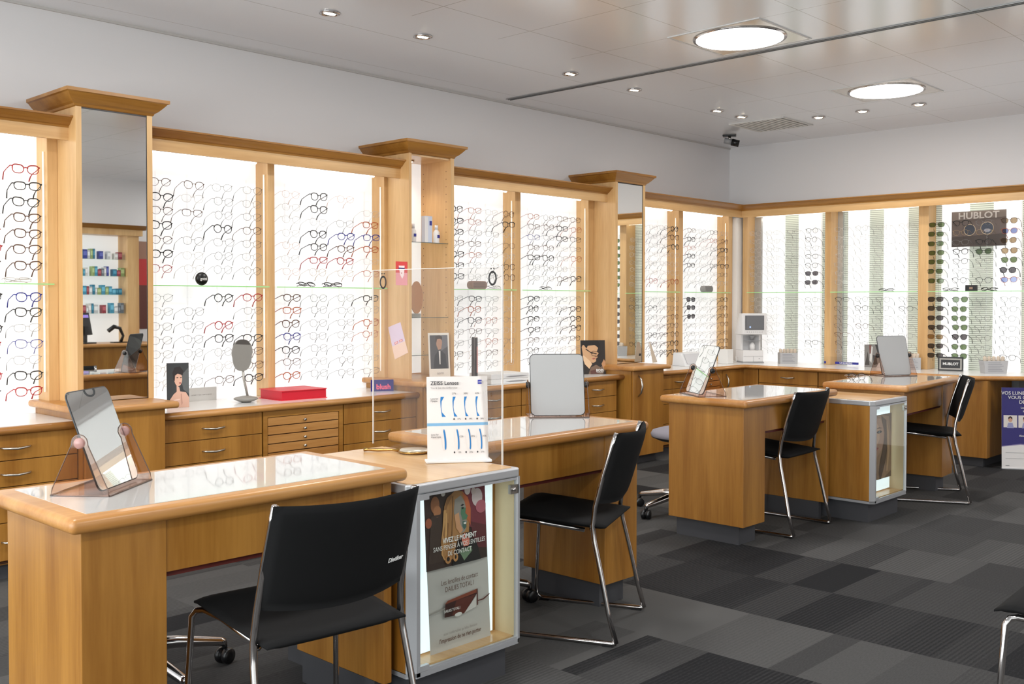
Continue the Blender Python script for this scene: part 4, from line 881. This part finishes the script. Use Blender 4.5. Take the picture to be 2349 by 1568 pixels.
# round-footed grey mirror
t = thing('table_mirror', 'grey table mirror on round stone-like foot left of red box', 'mirror', (-5.63, -.37, ZW), -.25)
MB().lathe([(.02, 0), (.045, .006), (.068, .018), (.060, .026), (.03, .033), (.008, .036)], n=32).build('foot', mat('stone_grey', (142, 138, 132), .6), t)
MB().tube([(.01, 0, .03), (-.012, 0, .13), (-.018, 0, .20)], .0065, 10).build('stem', mat('matt_steel', (172, 168, 162), .4, .5), t)
pts = [(x, z) for x, z in [(.056*math.copysign(abs(math.cos(a))**.8, math.cos(a)), .088*math.copysign(abs(math.sin(a))**.9, math.sin(a))) for a in [2*PI*k/36 for k in range(36)]]]
pts = [(x*(1.05 if z > 0 else .96), z) for x, z in pts]
g = MB().prism(pts, (-.004, .004), 'y').build('mirror_head', mat('grey_mirror_face', (140, 136, 130), .35, .3), t, (-.022, -.006, .262), (-.05, .06, 0))
MB().add([(x*.9, -.0045, z) for x, z in pts if z > .055] , [tuple(range(len([1 for x, z in pts if z > .055])))]).build('painted_reflection', mat('dark_band', (70, 64, 60), .3), g)  # reflection painted as a dark patch at the top of the mirror
t = thing('red_box', 'flat red presentation box lying on the white worktop', 'box', (-5.305, -.335, ZW), math.radians(-2))
MB().box(-.145, -.13, .003, .15, .10, .052).build('tray', mat('red_card_side', (196, 14, 40), .45), t); MB().box(-.155, -.138, .052, .152, .105, .056).build('lid', mat('red_card', (212, 46, 58), .45), t, bevel=.001); MB().box(-.155, -.138, 0, .152, .105, .003).build('bottom_cover', mat('red_card', (212, 46, 58), .45), t)
t = thing('blue_sign', 'small dark blue sign lettered pink beside the shelf tower', 'sign', (-4.668, -.38, ZW), -.45)
MB().box(-.072, -.004, 0, .072, .004, .072).build('plate', mat('navy', (34, 26, 110), .4), t); text_part(t, 'blush', .044, (.008, -.0046, .027), mat('pink_print', (240, 92, 120), .5), bold=.0012)
t, o = board('brochure', 'white framed brochure of a man in suit on shelf tower ledge', 'brochure', (-4.265, -.475, ZL), -.35, .145, .29,
  [((74, 70, 72), [(.07,.20),(.93,.20),(.93,.95),(.07,.95)]), ((104, 102, 106), [(.6,.6),(.93,.7),(.93,.95),(.5,.95)]), ((34, 30, 32), [(.20,.20),(.86,.20),(.80,.52),(.62,.60),(.46,.60),(.28,.50)]), ((170, 128, 104), [(.36,.86),(.42,.90),(.62,.90),(.66,.78),(.60,.64),(.46,.62),(.38,.72)]),
   ((60, 46, 38), [(.34,.80),(.34,.92),(.52,.95),(.66,.92),(.66,.84),(.56,.87),(.42,.86),(.38,.78)]), ((220, 214, 208), [(.48,.60),(.56,.60),(.54,.30),(.50,.30)])], (222, 214, 202), -.10)
text_part(t, 'GOTTI', .016, (0, -.006, .028), mat('chart_grey', (140, 134, 132), .6), bold=.0002)
t = thing('display_tube', 'upright dark metallic display column on the shelf tower ledge', 'display column', (-4.075, -.60, ZL)); MB().box(-.016, -.014, 0, .016, .014, .262).build('column', mat('dark_metal', (80, 72, 68), .2, .8), t, bevel=.003); MB().box(.006, -.0155, .03, .014, -.0142, .2).build('colour_strip', mat('pinkish', (196, 120, 110), .4), t)
t = thing('white_case', 'white cardboard case on top of the pair of flat boxes', 'box', (-3.66, -.42, ZW+.034), math.radians(-6)); MB().box(-.17, -.12, 0, .17, .12, .034).build('carton', mat('carton_white', (226, 226, 226), .5), t, bevel=.003); MB().add([(-.05, -.1212, .012), (.0, -.1212, .019), (.10, -.1212, .019), (.16, -.1212, .014), (.10, -.1212, .010), (0, -.1212, .009)], [(0,1,2,3,4,5)]).build('printed_swoosh', mat('swoosh', (150, 150, 152), .5), t)
t = thing('white_case', 'white cardboard case at the bottom of the pair of flat boxes', 'box', (-3.66, -.42, ZW), math.radians(-6)); MB().box(-.17, -.12, 0, .17, .12, .033).build('carton', mat('carton_white', (226, 226, 226), .5), t, bevel=.003); MB().add([(-.05, -.1212, .012), (.0, -.1212, .019), (.10, -.1212, .019), (.16, -.1212, .014), (.10, -.1212, .010), (0, -.1212, .009)], [(0,1,2,3,4,5)]).build('printed_swoosh', mat('swoosh', (150, 150, 152), .5), t)
t = thing('frame_stand', 'dark spiky eyeglass stand left of the grey backed mirror', 'stand', (-3.18, -.44, ZW))
MB().lathe([(.05, 0), (.05, .006), (.006, .01), (.004, .17)], n=14).build('post', BLACKP, t)
for k in range(5):
    z = .045 + k*.028; MB().tube([(-.05, -.01, z+.012), (-.02, -.02, z-.008), (.01, -.02, z+.01), (.04, -.01, z-.01), (.055, 0, z+.012)], .003, 5).build('arm', BLACKP, t)
t, o = board('poster_board', 'dark poster of young man in glasses standing on the worktop', 'poster', (-2.60, -.40, ZW), -.55, .20, .262,
  [((44, 38, 36), [(0,0),(1,0),(1,1),(0,1)]), ((206, 162, 122), [(.05,.80),(.12,.90),(.30,.84),(.62,.86),(.72,.78),(.66,.66),(.74,.62),(.66,.54),(.70,.50),(.62,.46),(.62,.38),(.50,.33),(.36,.36),(.30,.42),(.10,.50)]), ((226, 190, 152), [(.06,.52),(.16,.30),(.34,.16),(.46,.30),(.36,.40),(.12,.56)]),
   ((30, 26, 24), [(.02,.98),(.02,.86),(.14,.86),(.24,.76),(.30,.84),(.44,.90),(.62,.84),(.74,.76),(.80,.88),(.70,1),(.1,1)]), ((120, 96, 80), [(.40,.20),(.62,.28),(.80,.20),(.96,.32),(1,.18),(.9,0),(.3,0)]),
   ((60, 40, 32), [(.22,.76),(.40,.66),(.66,.61),(.64,.58),(.40,.63),(.20,.73)]), ((44, 30, 26), ell(.47, .62, .05, .015)), ((168, 90, 78), [(.44,.46),(.54,.48),(.62,.46),(.52,.43)]), ((186, 130, 96), [(.56,.56),(.66,.55),(.64,.50),(.58,.50)]), ((96, 60, 54), [(.38,.10),(.60,.14),(.74,.02),(.40,.0)]),
   ((190, 140, 100), [(.84,.30),(.94,.44),(1,.36),(1,.10),(.90,.18)])], (44, 38, 36), -.08)
MB().tube([(p[0], 0, p[1]) for p in rrect(.062, .036, .010, 4, -.005, .160)], .0016, 5, closed=True).build('printed_frame', mat('print_brown', (50, 32, 26), .5), t, loc=(0, .004, 0), rot=(0, .15, 0))
text_part(t, 'BOSS', .027, (.052, -.003, .030), PAPER, bold=.0008); text_part(t, 'HUGO BOSS', .0095, (.052, -.002, .014), PAPER)
t = thing('leaflet', 'narrow beige leaflet leaning on the narrow mirror tower ledge', 'leaflet', (-1.93, -.50, ZL), .3)
MB().add([(-.055, 0, 0), (.06, 0, 0), (-.03, .03, .165), (-.055, .03, .165), (-.055, .003, 0), (.06, .003, 0), (-.03, .033, .165), (-.055, .033, .165)], [(0,1,2,3), (4,7,6,5), (1,5,6,2), (0,3,7,4)]).build('sheet', mat('beige', (206, 190, 172), .6), t)
MB().box(-.02, .002, .05, .0, .004, .07).build('print', INK, t, rot=(-.17, 0, 0))
t = thing('wedge_tray', 'low white wedge shaped tray on the worktop behind third desk', 'tray', (-1.14, -.33, ZW), math.radians(-8))
MB().add([(-.17, -.08, 0), (.17, -.08, 0), (.17, .08, 0), (-.17, .08, 0), (-.155, -.01, .115), (.155, -.01, .115), (.155, .08, .115), (-.155, .08, .115)], [(0,3,2,1),(4,5,6,7),(0,1,5,4),(1,2,6,5),(2,3,7,6),(3,0,4,7)]).build('body', mat('cool_white', (226, 227, 229), .35), t, bevel=.006, seg=3)
MB().add([(-.14, -.0735, .022), (.14, -.0735, .022), (.13, -.0205, .105), (-.13, -.0205, .105)], [(0,1,2,3)]).build('screen', mat('pale_screen', (206, 206, 210), .3), t)
t = thing('white_block', 'small upright white box beside the lens measuring machine', 'box', (-.70, -.40, ZW)); MB().box(-.05, -.05, 0, .05, .05, .13).build('body', PAPER, t, bevel=.004); MB().tube([(.05, -.03, .03), (.10, -.05, .015), (.14, -.02, .06), (.17, -.03, .05)], .003, 6).build('cable', PAPER, t)
# lens measuring machine
t = thing('lensmeter', 'white lens measuring machine with tilted grey screen in the corner', 'machine', (-.385, -.46, ZW), math.radians(-40))
MW = mat('machine_white', (224, 222, 222), .4); MG = mat('machine_grey', (150, 150, 152), .45)
MB().box(-.095, -.10, .010, .095, .11, .115).build('base_block', MW, t, bevel=.004)
MB().box(-.100, -.105, 0, .100, .115, .010).build('foot', MG, t)
MB().box(-.095, -.03, .115, .095, .11, .26).build('rear_body', MW, t, bevel=.004)
MB().box(-.092, -.1008, .060, .092, -.0998, .0615).box(.0, -.1008, .012, .0015, -.0998, .060).build('panel_lines', INK, t)
MB().box(-.075, -.034, .12, .075, -.0302, .25).build('recess', mat('machine_mid', (178, 178, 180), .5), t)
MB().lathe([(.024, .115), (.024, .165), (.018, .172), (.01, .19)], (.005, -.055, 0), 16).build('lens_holder', MW, t)
MB().box(-.07, -.09, .20, .07, -.03, .205).build('lens_table', MG, t)
MB().lathe([(.014, .21), (.02, .235), (.03, .25)], (0, -.06, 0), 14).build('nose_piece', MG, t)
MB().lathe([(.0035, 0), (.0035, -.002)], (.055, -.1, .04), 10, axis='y').build('port', INK, t)
hd = MB().add([(-.115, -.13, .262), (.115, -.13, .262), (.115, .08, .262), (-.115, .08, .262), (-.118, -.122, .455), (.118, -.122, .455), (.10, .02, .455), (-.10, .02, .455)], [(0,3,2,1),(4,5,6,7),(0,1,5,4),(1,2,6,5),(2,3,7,6),(3,0,4,7)]).build('monitor_head', MW, t, bevel=.006, seg=3)
MB().box(-.088, -.1335, .305, .088, -.128, .435).build('bezel', mat('bezel', (90, 90, 94), .5), hd, rot=(0,0,0)); MB().box(-.08, -.1345, .31, .08, -.1334, .43).build('screen', mat('dull_screen', (112, 114, 118), .15), hd)
MB().box(-.05, -.1350, .322, -.036, -.1346, .338).build('screen_icon', mat('icon_blue', (170, 196, 236), .4, emit=.3), hd)
b = MB()
for k in range(8): b.lathe([(.003, 0), (.003, -.003)], (-.07 + k*.02, -.131, .285), 8, axis='y')
b.build('buttons', MG, hd)
# baskets of rolled cloths
def basket(loc, rz, w_, label, n, flare=0):
    t = thing('acrylic_bin', label, 'container', loc, rz); m = MB(); hh = .10
    m.add([(-w_/2, -.045, 0), (w_/2, -.045, 0), (w_/2, .045, 0), (-w_/2, .045, 0), (-w_/2-flare, -.045, hh), (w_/2+flare, -.045, hh), (w_/2+flare, .05, hh), (-w_/2-flare, .05, hh)], [(0,3,2,1),(0,1,5,4),(1,2,6,5),(2,3,7,6),(3,0,4,7)])
    m.build('bin', mat('printed_acrylic', (178, 178, 180), .3), t)
    l = MB()
    for k in range(6): l.box(-w_/2+.02, -.0462, .018+k*.013, w_/2-.025 - (k % 3)*.012, -.0452, .022+k*.013)
    l.build('print_lines', mat('faint_print', (140, 140, 146), .5), t)
    for k in range(n):
        x = -w_/2 + .02 + (w_-.04)*k/(n-1); o = MB().tube([(0, 0, .0), (0, 0, .085), (.002, 0, .092)], [.014, .014, .008], 10).build('cleaning_cloth', mat('cloth', (206, 190, 172), .8), None, (loc[0] + x*math.cos(rz), loc[1] + x*math.sin(rz), loc[2] + .042), (0, (k-1.5)*.05, rz))
        tag(o, 'rolled beige cloth, %s from left in %s' % (ORD[k], label.split(',')[0].replace('grey acrylic ', '')), 'cloth', 'rolled cloths in ' + label)
basket((-.30, -.80, ZW), -PI/2+.75, .155, 'grey acrylic bin beside the machine', 5)
basket((-.31, -1.93, ZW), -PI/2+.75, .13, 'grey acrylic bin behind mirror', 5)
basket((-.30, -2.58, ZW), -PI/2+.75, .165, 'grey acrylic bin at right', 5, .012)
t = thing('strip_sign', 'low clear sign with white letters on blue at middle bay', 'sign', (-.215, -1.20, ZW), -PI/2)
MB().box(-.10, -.003, 0, .24, .003, .075).build('plate', ACRY, t); MB().box(.02, -.005, .012, .235, -.0032, .032).box(-.085, -.005, .012, -.068, -.0032, .032).build('blue_band', mat('band_blue', (40, 44, 140), .5), t)
text_part(t, 'LINDBERG', .017, (.12, -.0054, .022), PAPER, bold=.0003, sx=1.5)
board('portrait_board', 'board with man and grey machinery picture behind farthest mirror', 'display board', (-.28, -1.62, ZW), -PI/2+.5, .19, .195,
  [((120, 116, 112), [(0,0),(1,0),(1,1),(0,1)]), ((44, 42, 42), [(.45,1),(1,1),(1,.2),(.72,.1),(.6,.5)]), ((62, 56, 52), [(.02,.1),(.14,.7),(.22,.1)]), ((196, 194, 190), [(.24,.95),(.36,.9),(.30,.2),(.22,.3)]), ((54, 50, 48), [(.36,.55),(.52,.5),(.56,.15),(.40,.1)]), ((110, 66, 58), [(.2,.98),(.3,.98),(.27,.6),(.22,.6)]),
   ((206, 124, 82), [(.62,.74),(.72,.86),(.90,.82),(.98,.6),(.86,.3),(.70,.36),(.60,.52)]), ((36, 30, 30), [(.58,1),(.98,1),(1,.78),(.80,.90),(.68,.82),(.60,.62)]), ((196, 192, 190), [(.50,.0),(1,0),(1,.34),(.82,.26),(.62,.2)])], (120, 116, 112), -.06)
t = thing('name_plaque', 'black framed name plaque standing on the back worktop', 'sign', (-.26, -2.235, ZW), -PI/2+.25)
MB().box(-.095, -.008, 0, .095, .008, .115).build('frame', BLACKP, t, bevel=.002); MB().box(-.084, -.0092, .012, .084, -.0078, .103).build('inlay', mat('silver_inlay', (150, 146, 140), .35, .5), t); MB().box(-.072, -.0102, .024, .072, -.009, .091).build('field', mat('black_field', (20, 20, 22), .4), t)
text_part(t, 'HUBLOT', .030, (0, -.0107, .057), PAPER, bold=.001)
t = thing('wall_poster', 'dark brown poster with large round sunglasses hung behind frames', 'poster', (-.125, -2.395, 1.703), -PI/2)
po = art([((92, 78, 72), [(0,0),(1,0),(1,1),(0,1)]), ((128, 114, 106), [(0,.75),(1,.8),(1,1),(0,1)]), ((60, 48, 42), [(0,0),(1,0),(1,.34),(0,.28)]), ((50, 54, 66), ell(.34, .47, .105, .155, 26)), ((54, 60, 74), ell(.66, .50, .115, .165, 26)), ((150, 150, 160), ell(.66, .44, .06, .05, 16))], .425, .287, 'sheet', t, loc=(-.2125, 0, 0), bg=(92, 78, 72))
for cx_, cz_, r_ in ((.34*.425-.2125, .47*.287, .045), (.66*.425-.2125, .50*.287, .049)): MB().tube([(cx_+r_*math.cos(a), -.003, cz_+r_*math.sin(a)) for a in [2*PI*k/28 for k in range(28)]], .0024, 6, closed=True).build('printed_rim', mat('gold_print', (200, 178, 150), .4), t)
text_part(t, 'HUBLOT', .073, (0, -.004, .248), mat('pale_print', (206, 198, 192), .5), bold=.0018, sx=1.12)
t = thing('floor_banner', 'dark blue floor banner with white words at right picture edge', 'banner', (-.66, -2.765, 0), math.radians(-58))
art([((50, 44, 112), [(0,.27),(1,.27),(1,1),(0,1)]), ((232, 228, 226), [(0,0),(1,0),(1,.29),(.6,.285),(.3,.30),(0,.27)]), ((150, 140, 176), [(0,.27),(.3,.30),(.6,.285),(1,.29),(1,.30),(.6,.297),(.3,.312),(0,.28)]), ((222, 214, 208), [(.03,.51),(.245,.51),(.245,.66),(.03,.66)])] + [((222, 214, 208), [(x,.51),(x+.215,.51),(x+.215,.66),(x,.66)]) for x in (.265, .50, .735)] +
    [(c, [(x+u*.215, z+.028) for u, z in pts]) for x in (.03, .265, .50, .735) for c, pts in (((206, 160, 134), ell(.5, .575, .16, .028, 12)), ((58, 40, 34), [(.34,.58),(.36,.61),(.5,.62),(.64,.61),(.66,.58),(.5,.60)]), ((150, 150, 190), [(.24,.475),(.34,.54),(.66,.54),(.76,.475)]))] +
    [((150, 150, 150), [(.06,.20),(.9,.20),(.9,.204),(.06,.204)]), ((150, 150, 150), [(.06,.13),(.9,.13),(.9,.133),(.06,.133)]), ((90, 90, 96), [(.06,.04),(.12,.04),(.12,.045),(.06,.045)])],
    .44, .61, 'sheet', t, rot=(-.05, 0, 0), bg=(50, 44, 112), th=.002)
bn = t.children[0]
for s, sz, z, m in (('VOS LUNETTES DE LECTURE', .035, .568, PAPER), ('VOUS CAUSENT-ELLES', .035, .535, PAPER), ('DES SOUCIS?', .035, .502, PAPER), ('Les lentilles de contact', .019, .460, PAPER), ('peuvent vous aider', .019, .436, PAPER), ('Demandez vite', .019, .272, PAPER), ('Alcon® Multifocal a votre', .019, .250, PAPER), ('celle a tester', .019, .226, PAPER)):
    text_part(bn, s, sz, (.22, -.006, z), m, bold=.0003)
MB().box(0, -.01, 0, .44, .02, .006).build('bottom_bar', ALU, t); MB().tube([(.26, .03, 0), (.26, .028, .6)], .006, 8).build('pole', ALU, t)

# things in the open shelf tower
ga, gb = -4.466, -4.12
for z, lab in ((1.634, 'upper dark edged glass shelf carrying bottles in the open tower'), (1.148, 'middle dark edged glass shelf in the open tower'), (.905, 'lower dark edged glass shelf in the open tower')):
    t = thing('tower_glass_shelf', lab, 'glass shelf', (0, 0, z)); MB().box(ga, -.392, -.004, gb, -.065, 0).build('pane', SHELFG, t); MB().box(ga, -.396, -.004, gb, -.392, 0).build('front_edge', EDGED, t)
def bottle(x, y, label, h=.12):
    t = thing('bottle', label, 'bottle', (x, y, 1.6345)); MB().lathe([(.020, 0), (.021, .004), (.021, h*.62), (.012, h*.74), (.010, h*.76)], n=18).build('body', MW, t); MB().lathe([(.0115, h*.76), (.0115, h)], n=14).build('cap', mat('cap_white', (216, 216, 220), .3), t); MB().box(-.010, -.0222, h*.30, .010, -.0205, h*.46).build('label_mark', mat('band_blue', (40, 44, 140), .5), t)
bottle(-4.37, -.33, 'small white bottle left of the tall blue and white carton'); bottle(-4.165, -.33, 'small white bottle right of the tall blue and white carton')
t = thing('carton', 'tall white and blue carton on the upper tower shelf', 'box', (-4.25, -.33, 1.6345)); MB().box(-.032, -.018, 0, .032, .018, .175).build('box_body', mat('carton_blue_white', (200, 208, 226), .4), t); MB().box(.008, -.0192, .115, .028, -.0181, .145).build('emblem', mat('band_blue', (40, 44, 140), .5), t); MB().box(-.0325, -.019, 0, -.006, -.0181, .17).build('side_print', MW, t)
t = thing('round_mirror', 'round mirror with grey block foot on the middle tower shelf', 'mirror', (-4.415, -.345, 1.1485)); MB().box(-.045, -.03, 0, .075, .02, .025).build('foot', mat('foot_grey', (150, 148, 140), .5), t, bevel=.003); MB().lathe([(.001, -.002), (.115, -.002), (.115, .002), (.001, .002)], (0, 0, 0), 36, axis='y', sm=False).build('disc', mat('bronze_mirror', (196, 156, 124), .2, .6), t, (.062, -.0, .128), (0, 0, .35)).scale = (.72, 1, .92)
# cards taped on the tower side
def card(yz, label, cols_, extra=None):
    t = thing('taped_card', label, 'card', (-4.4885, 0, 0)); m = MB(); mats = [mat('print', c, .5) for c, _ in cols_]
    for i, (c, pts) in enumerate(cols_): m.add([(-.0008*(i+1)*.6, y, z) for y, z in pts], [tuple(range(len(pts)))], i)
    m.build('sheet', mats, t)
card(None, 'red and pink card with a drawn face taped on the tower side', [((228, 150, 158), [(-.299, 1.508), (-.414, 1.502), (-.414, 1.353), (-.299, 1.356)]), ((212, 62, 62), [(-.299, 1.508), (-.414, 1.502), (-.414, 1.432), (-.299, 1.436)]),
   ((244, 226, 226), [(-.33, 1.48), (-.388, 1.478), (-.382, 1.42), (-.365, 1.395), (-.345, 1.42)]), ((60, 50, 110), [(-.328, 1.468), (-.39, 1.465), (-.39, 1.456), (-.328, 1.459)]), ((180, 30, 40), [(-.352, 1.434), (-.366, 1.434), (-.359, 1.427)])])
card(None, 'tilted lilac to peach card with drawn pink glasses on tower side', [((222, 204, 224), [(-.223, 1.084), (-.345, 1.119), (-.392, 1.00), (-.262, .96)]), ((240, 208, 190), [(-.262, .96), (-.392, 1.00), (-.422, .927), (-.289, .877)]),
   ((214, 90, 110), [(-.285, .985), (-.318, .998), (-.322, .984), (-.292, .972)]), ((244, 200, 190), [(-.290, .984), (-.315, .994), (-.318, .985), (-.294, .976)]), ((214, 90, 110), [(-.332, 1.002), (-.365, 1.012), (-.368, .998), (-.336, .990)]), ((244, 200, 190), [(-.337, 1.0), (-.362, 1.008), (-.364, .999), (-.340, .992)])])

# ---------------------------------------------------------------- far side of the shop, seen in the mirrors
YO = -7.2
t = thing('product_cabinet', 'lit product cabinet on the opposite wall seen in the tall mirror', 'display cabinet', (-3.7, YO, 0))
MB().box(-1.2, -.3, 2.03, .80, .02, 2.10).box(-1.2, -.3, .76, -1.16, 0, 2.1).box(.62, -.3, .76, .76, 0, 2.1).build('frame', PV, t)
MB().add([(v[0], v[1], v[2]) for x in (-1.25, .84) for v in [(x, -.3, 2.10), (x, .02, 2.10), (x, .09, 2.15), (x, -.3, 2.15)]], [(0,1,2,3),(4,7,6,5),(0,4,5,1),(1,5,6,2),(2,6,7,3),(3,7,4,0)]).build('cornice', WX, t)
MB().box(-1.16, -.3, .76, .62, -.25, 2.03).build('light_panel', PAN, t)
MB().box(-1.3, -.2, .07, .85, .30, .72).build('base', WV, t); MB().box(-1.32, -.25, .72, .88, .35, .76).build('counter_top', NX, t, bevel=.012, seg=3)
rb = random.Random(3)
for z, nm in ((1.745, 'top'), (1.545, 'second'), (1.325, 'third'), (1.105, 'fourth')):
    g = thing('product_shelf', '%s glass product shelf on the opposite wall' % nm, 'glass shelf', (-3.7, YO, z)); MB().box(-1.15, -.24, -.006, .615, -.02, 0).build('pane', SHELFG, g)
    x = -4.1; k = 0
    while x < -3.14:
        if rb.random() < .2: x += .05
        wb, hb = rb.uniform(.022, .05), rb.uniform(.07, .125); c = rb.choice([(70, 150, 180), (200, 204, 206), (60, 70, 150), (150, 60, 70), (150, 170, 110), (216, 214, 210), (110, 120, 130), (40, 120, 150)])
        o = MB().box(0, 0, 0, wb, .08, hb).box(.003, .0801, hb*.35, wb-.003, .0806, hb*.8, 1).build('product_carton', [mat('carton', c, .5), mat('carton', tuple(min(255, v+50) for v in c), .5)], None, (x, YO-.13, z+.0005))
        k += 1; tag(o, 'small product carton, %s shelf opposite, place %d from left' % (nm, k), 'box', 'cartons on the opposite shelves'); x += wb + .003
t = thing('till_monitor', 'black till monitor on the opposite counter seen in mirror', 'monitor', (-3.64, YO+.1, .76), 2.7)
MB().box(-.13, -.01, .10, .13, .02, .36).build('screen', BLACKP, t, rot=(-.2, 0, 0)); MB().box(-.02, -.01, .01, .02, .02, .2).box(-.09, -.08, 0, .09, .08, .015).build('stand', BLACKP, t); MB().box(-.11, -.012, .30, .11, -.0101, .335).build('screen_glow', mat('violet_screen', (150, 130, 220), .4, emit=.5), t, rot=(-.2, 0, 0))
t = thing('desk_phone', 'black scanner on a curved stand on the opposite counter', 'scanner', (-3.28, YO+.1, .76)); MB().tube([(.06, 0, .01), (.09, 0, .08), (.05, 0, .17), (-.02, 0, .19), (-.09, 0, .14)], [.018, .016, .02, .026, .024], 10).build('body', BLACKP, t); MB().box(-.05, -.04, 0, .12, .05, .012).build('base', BLACKP, t)
t = thing('wall_poster', 'dark red advertising poster on the opposite wall', 'poster', (-2.35, YF+.004, .9), PI); art([((180, 40, 40), [(0,.5),(1,.5),(1,.8),(0,.8)]), ((150, 110, 90), [(0,.8),(1,.8),(1,1),(0,1)])], .7, 1.1, 'sheet', t, bg=(96, 50, 40))

bpy.context.view_layer.update()
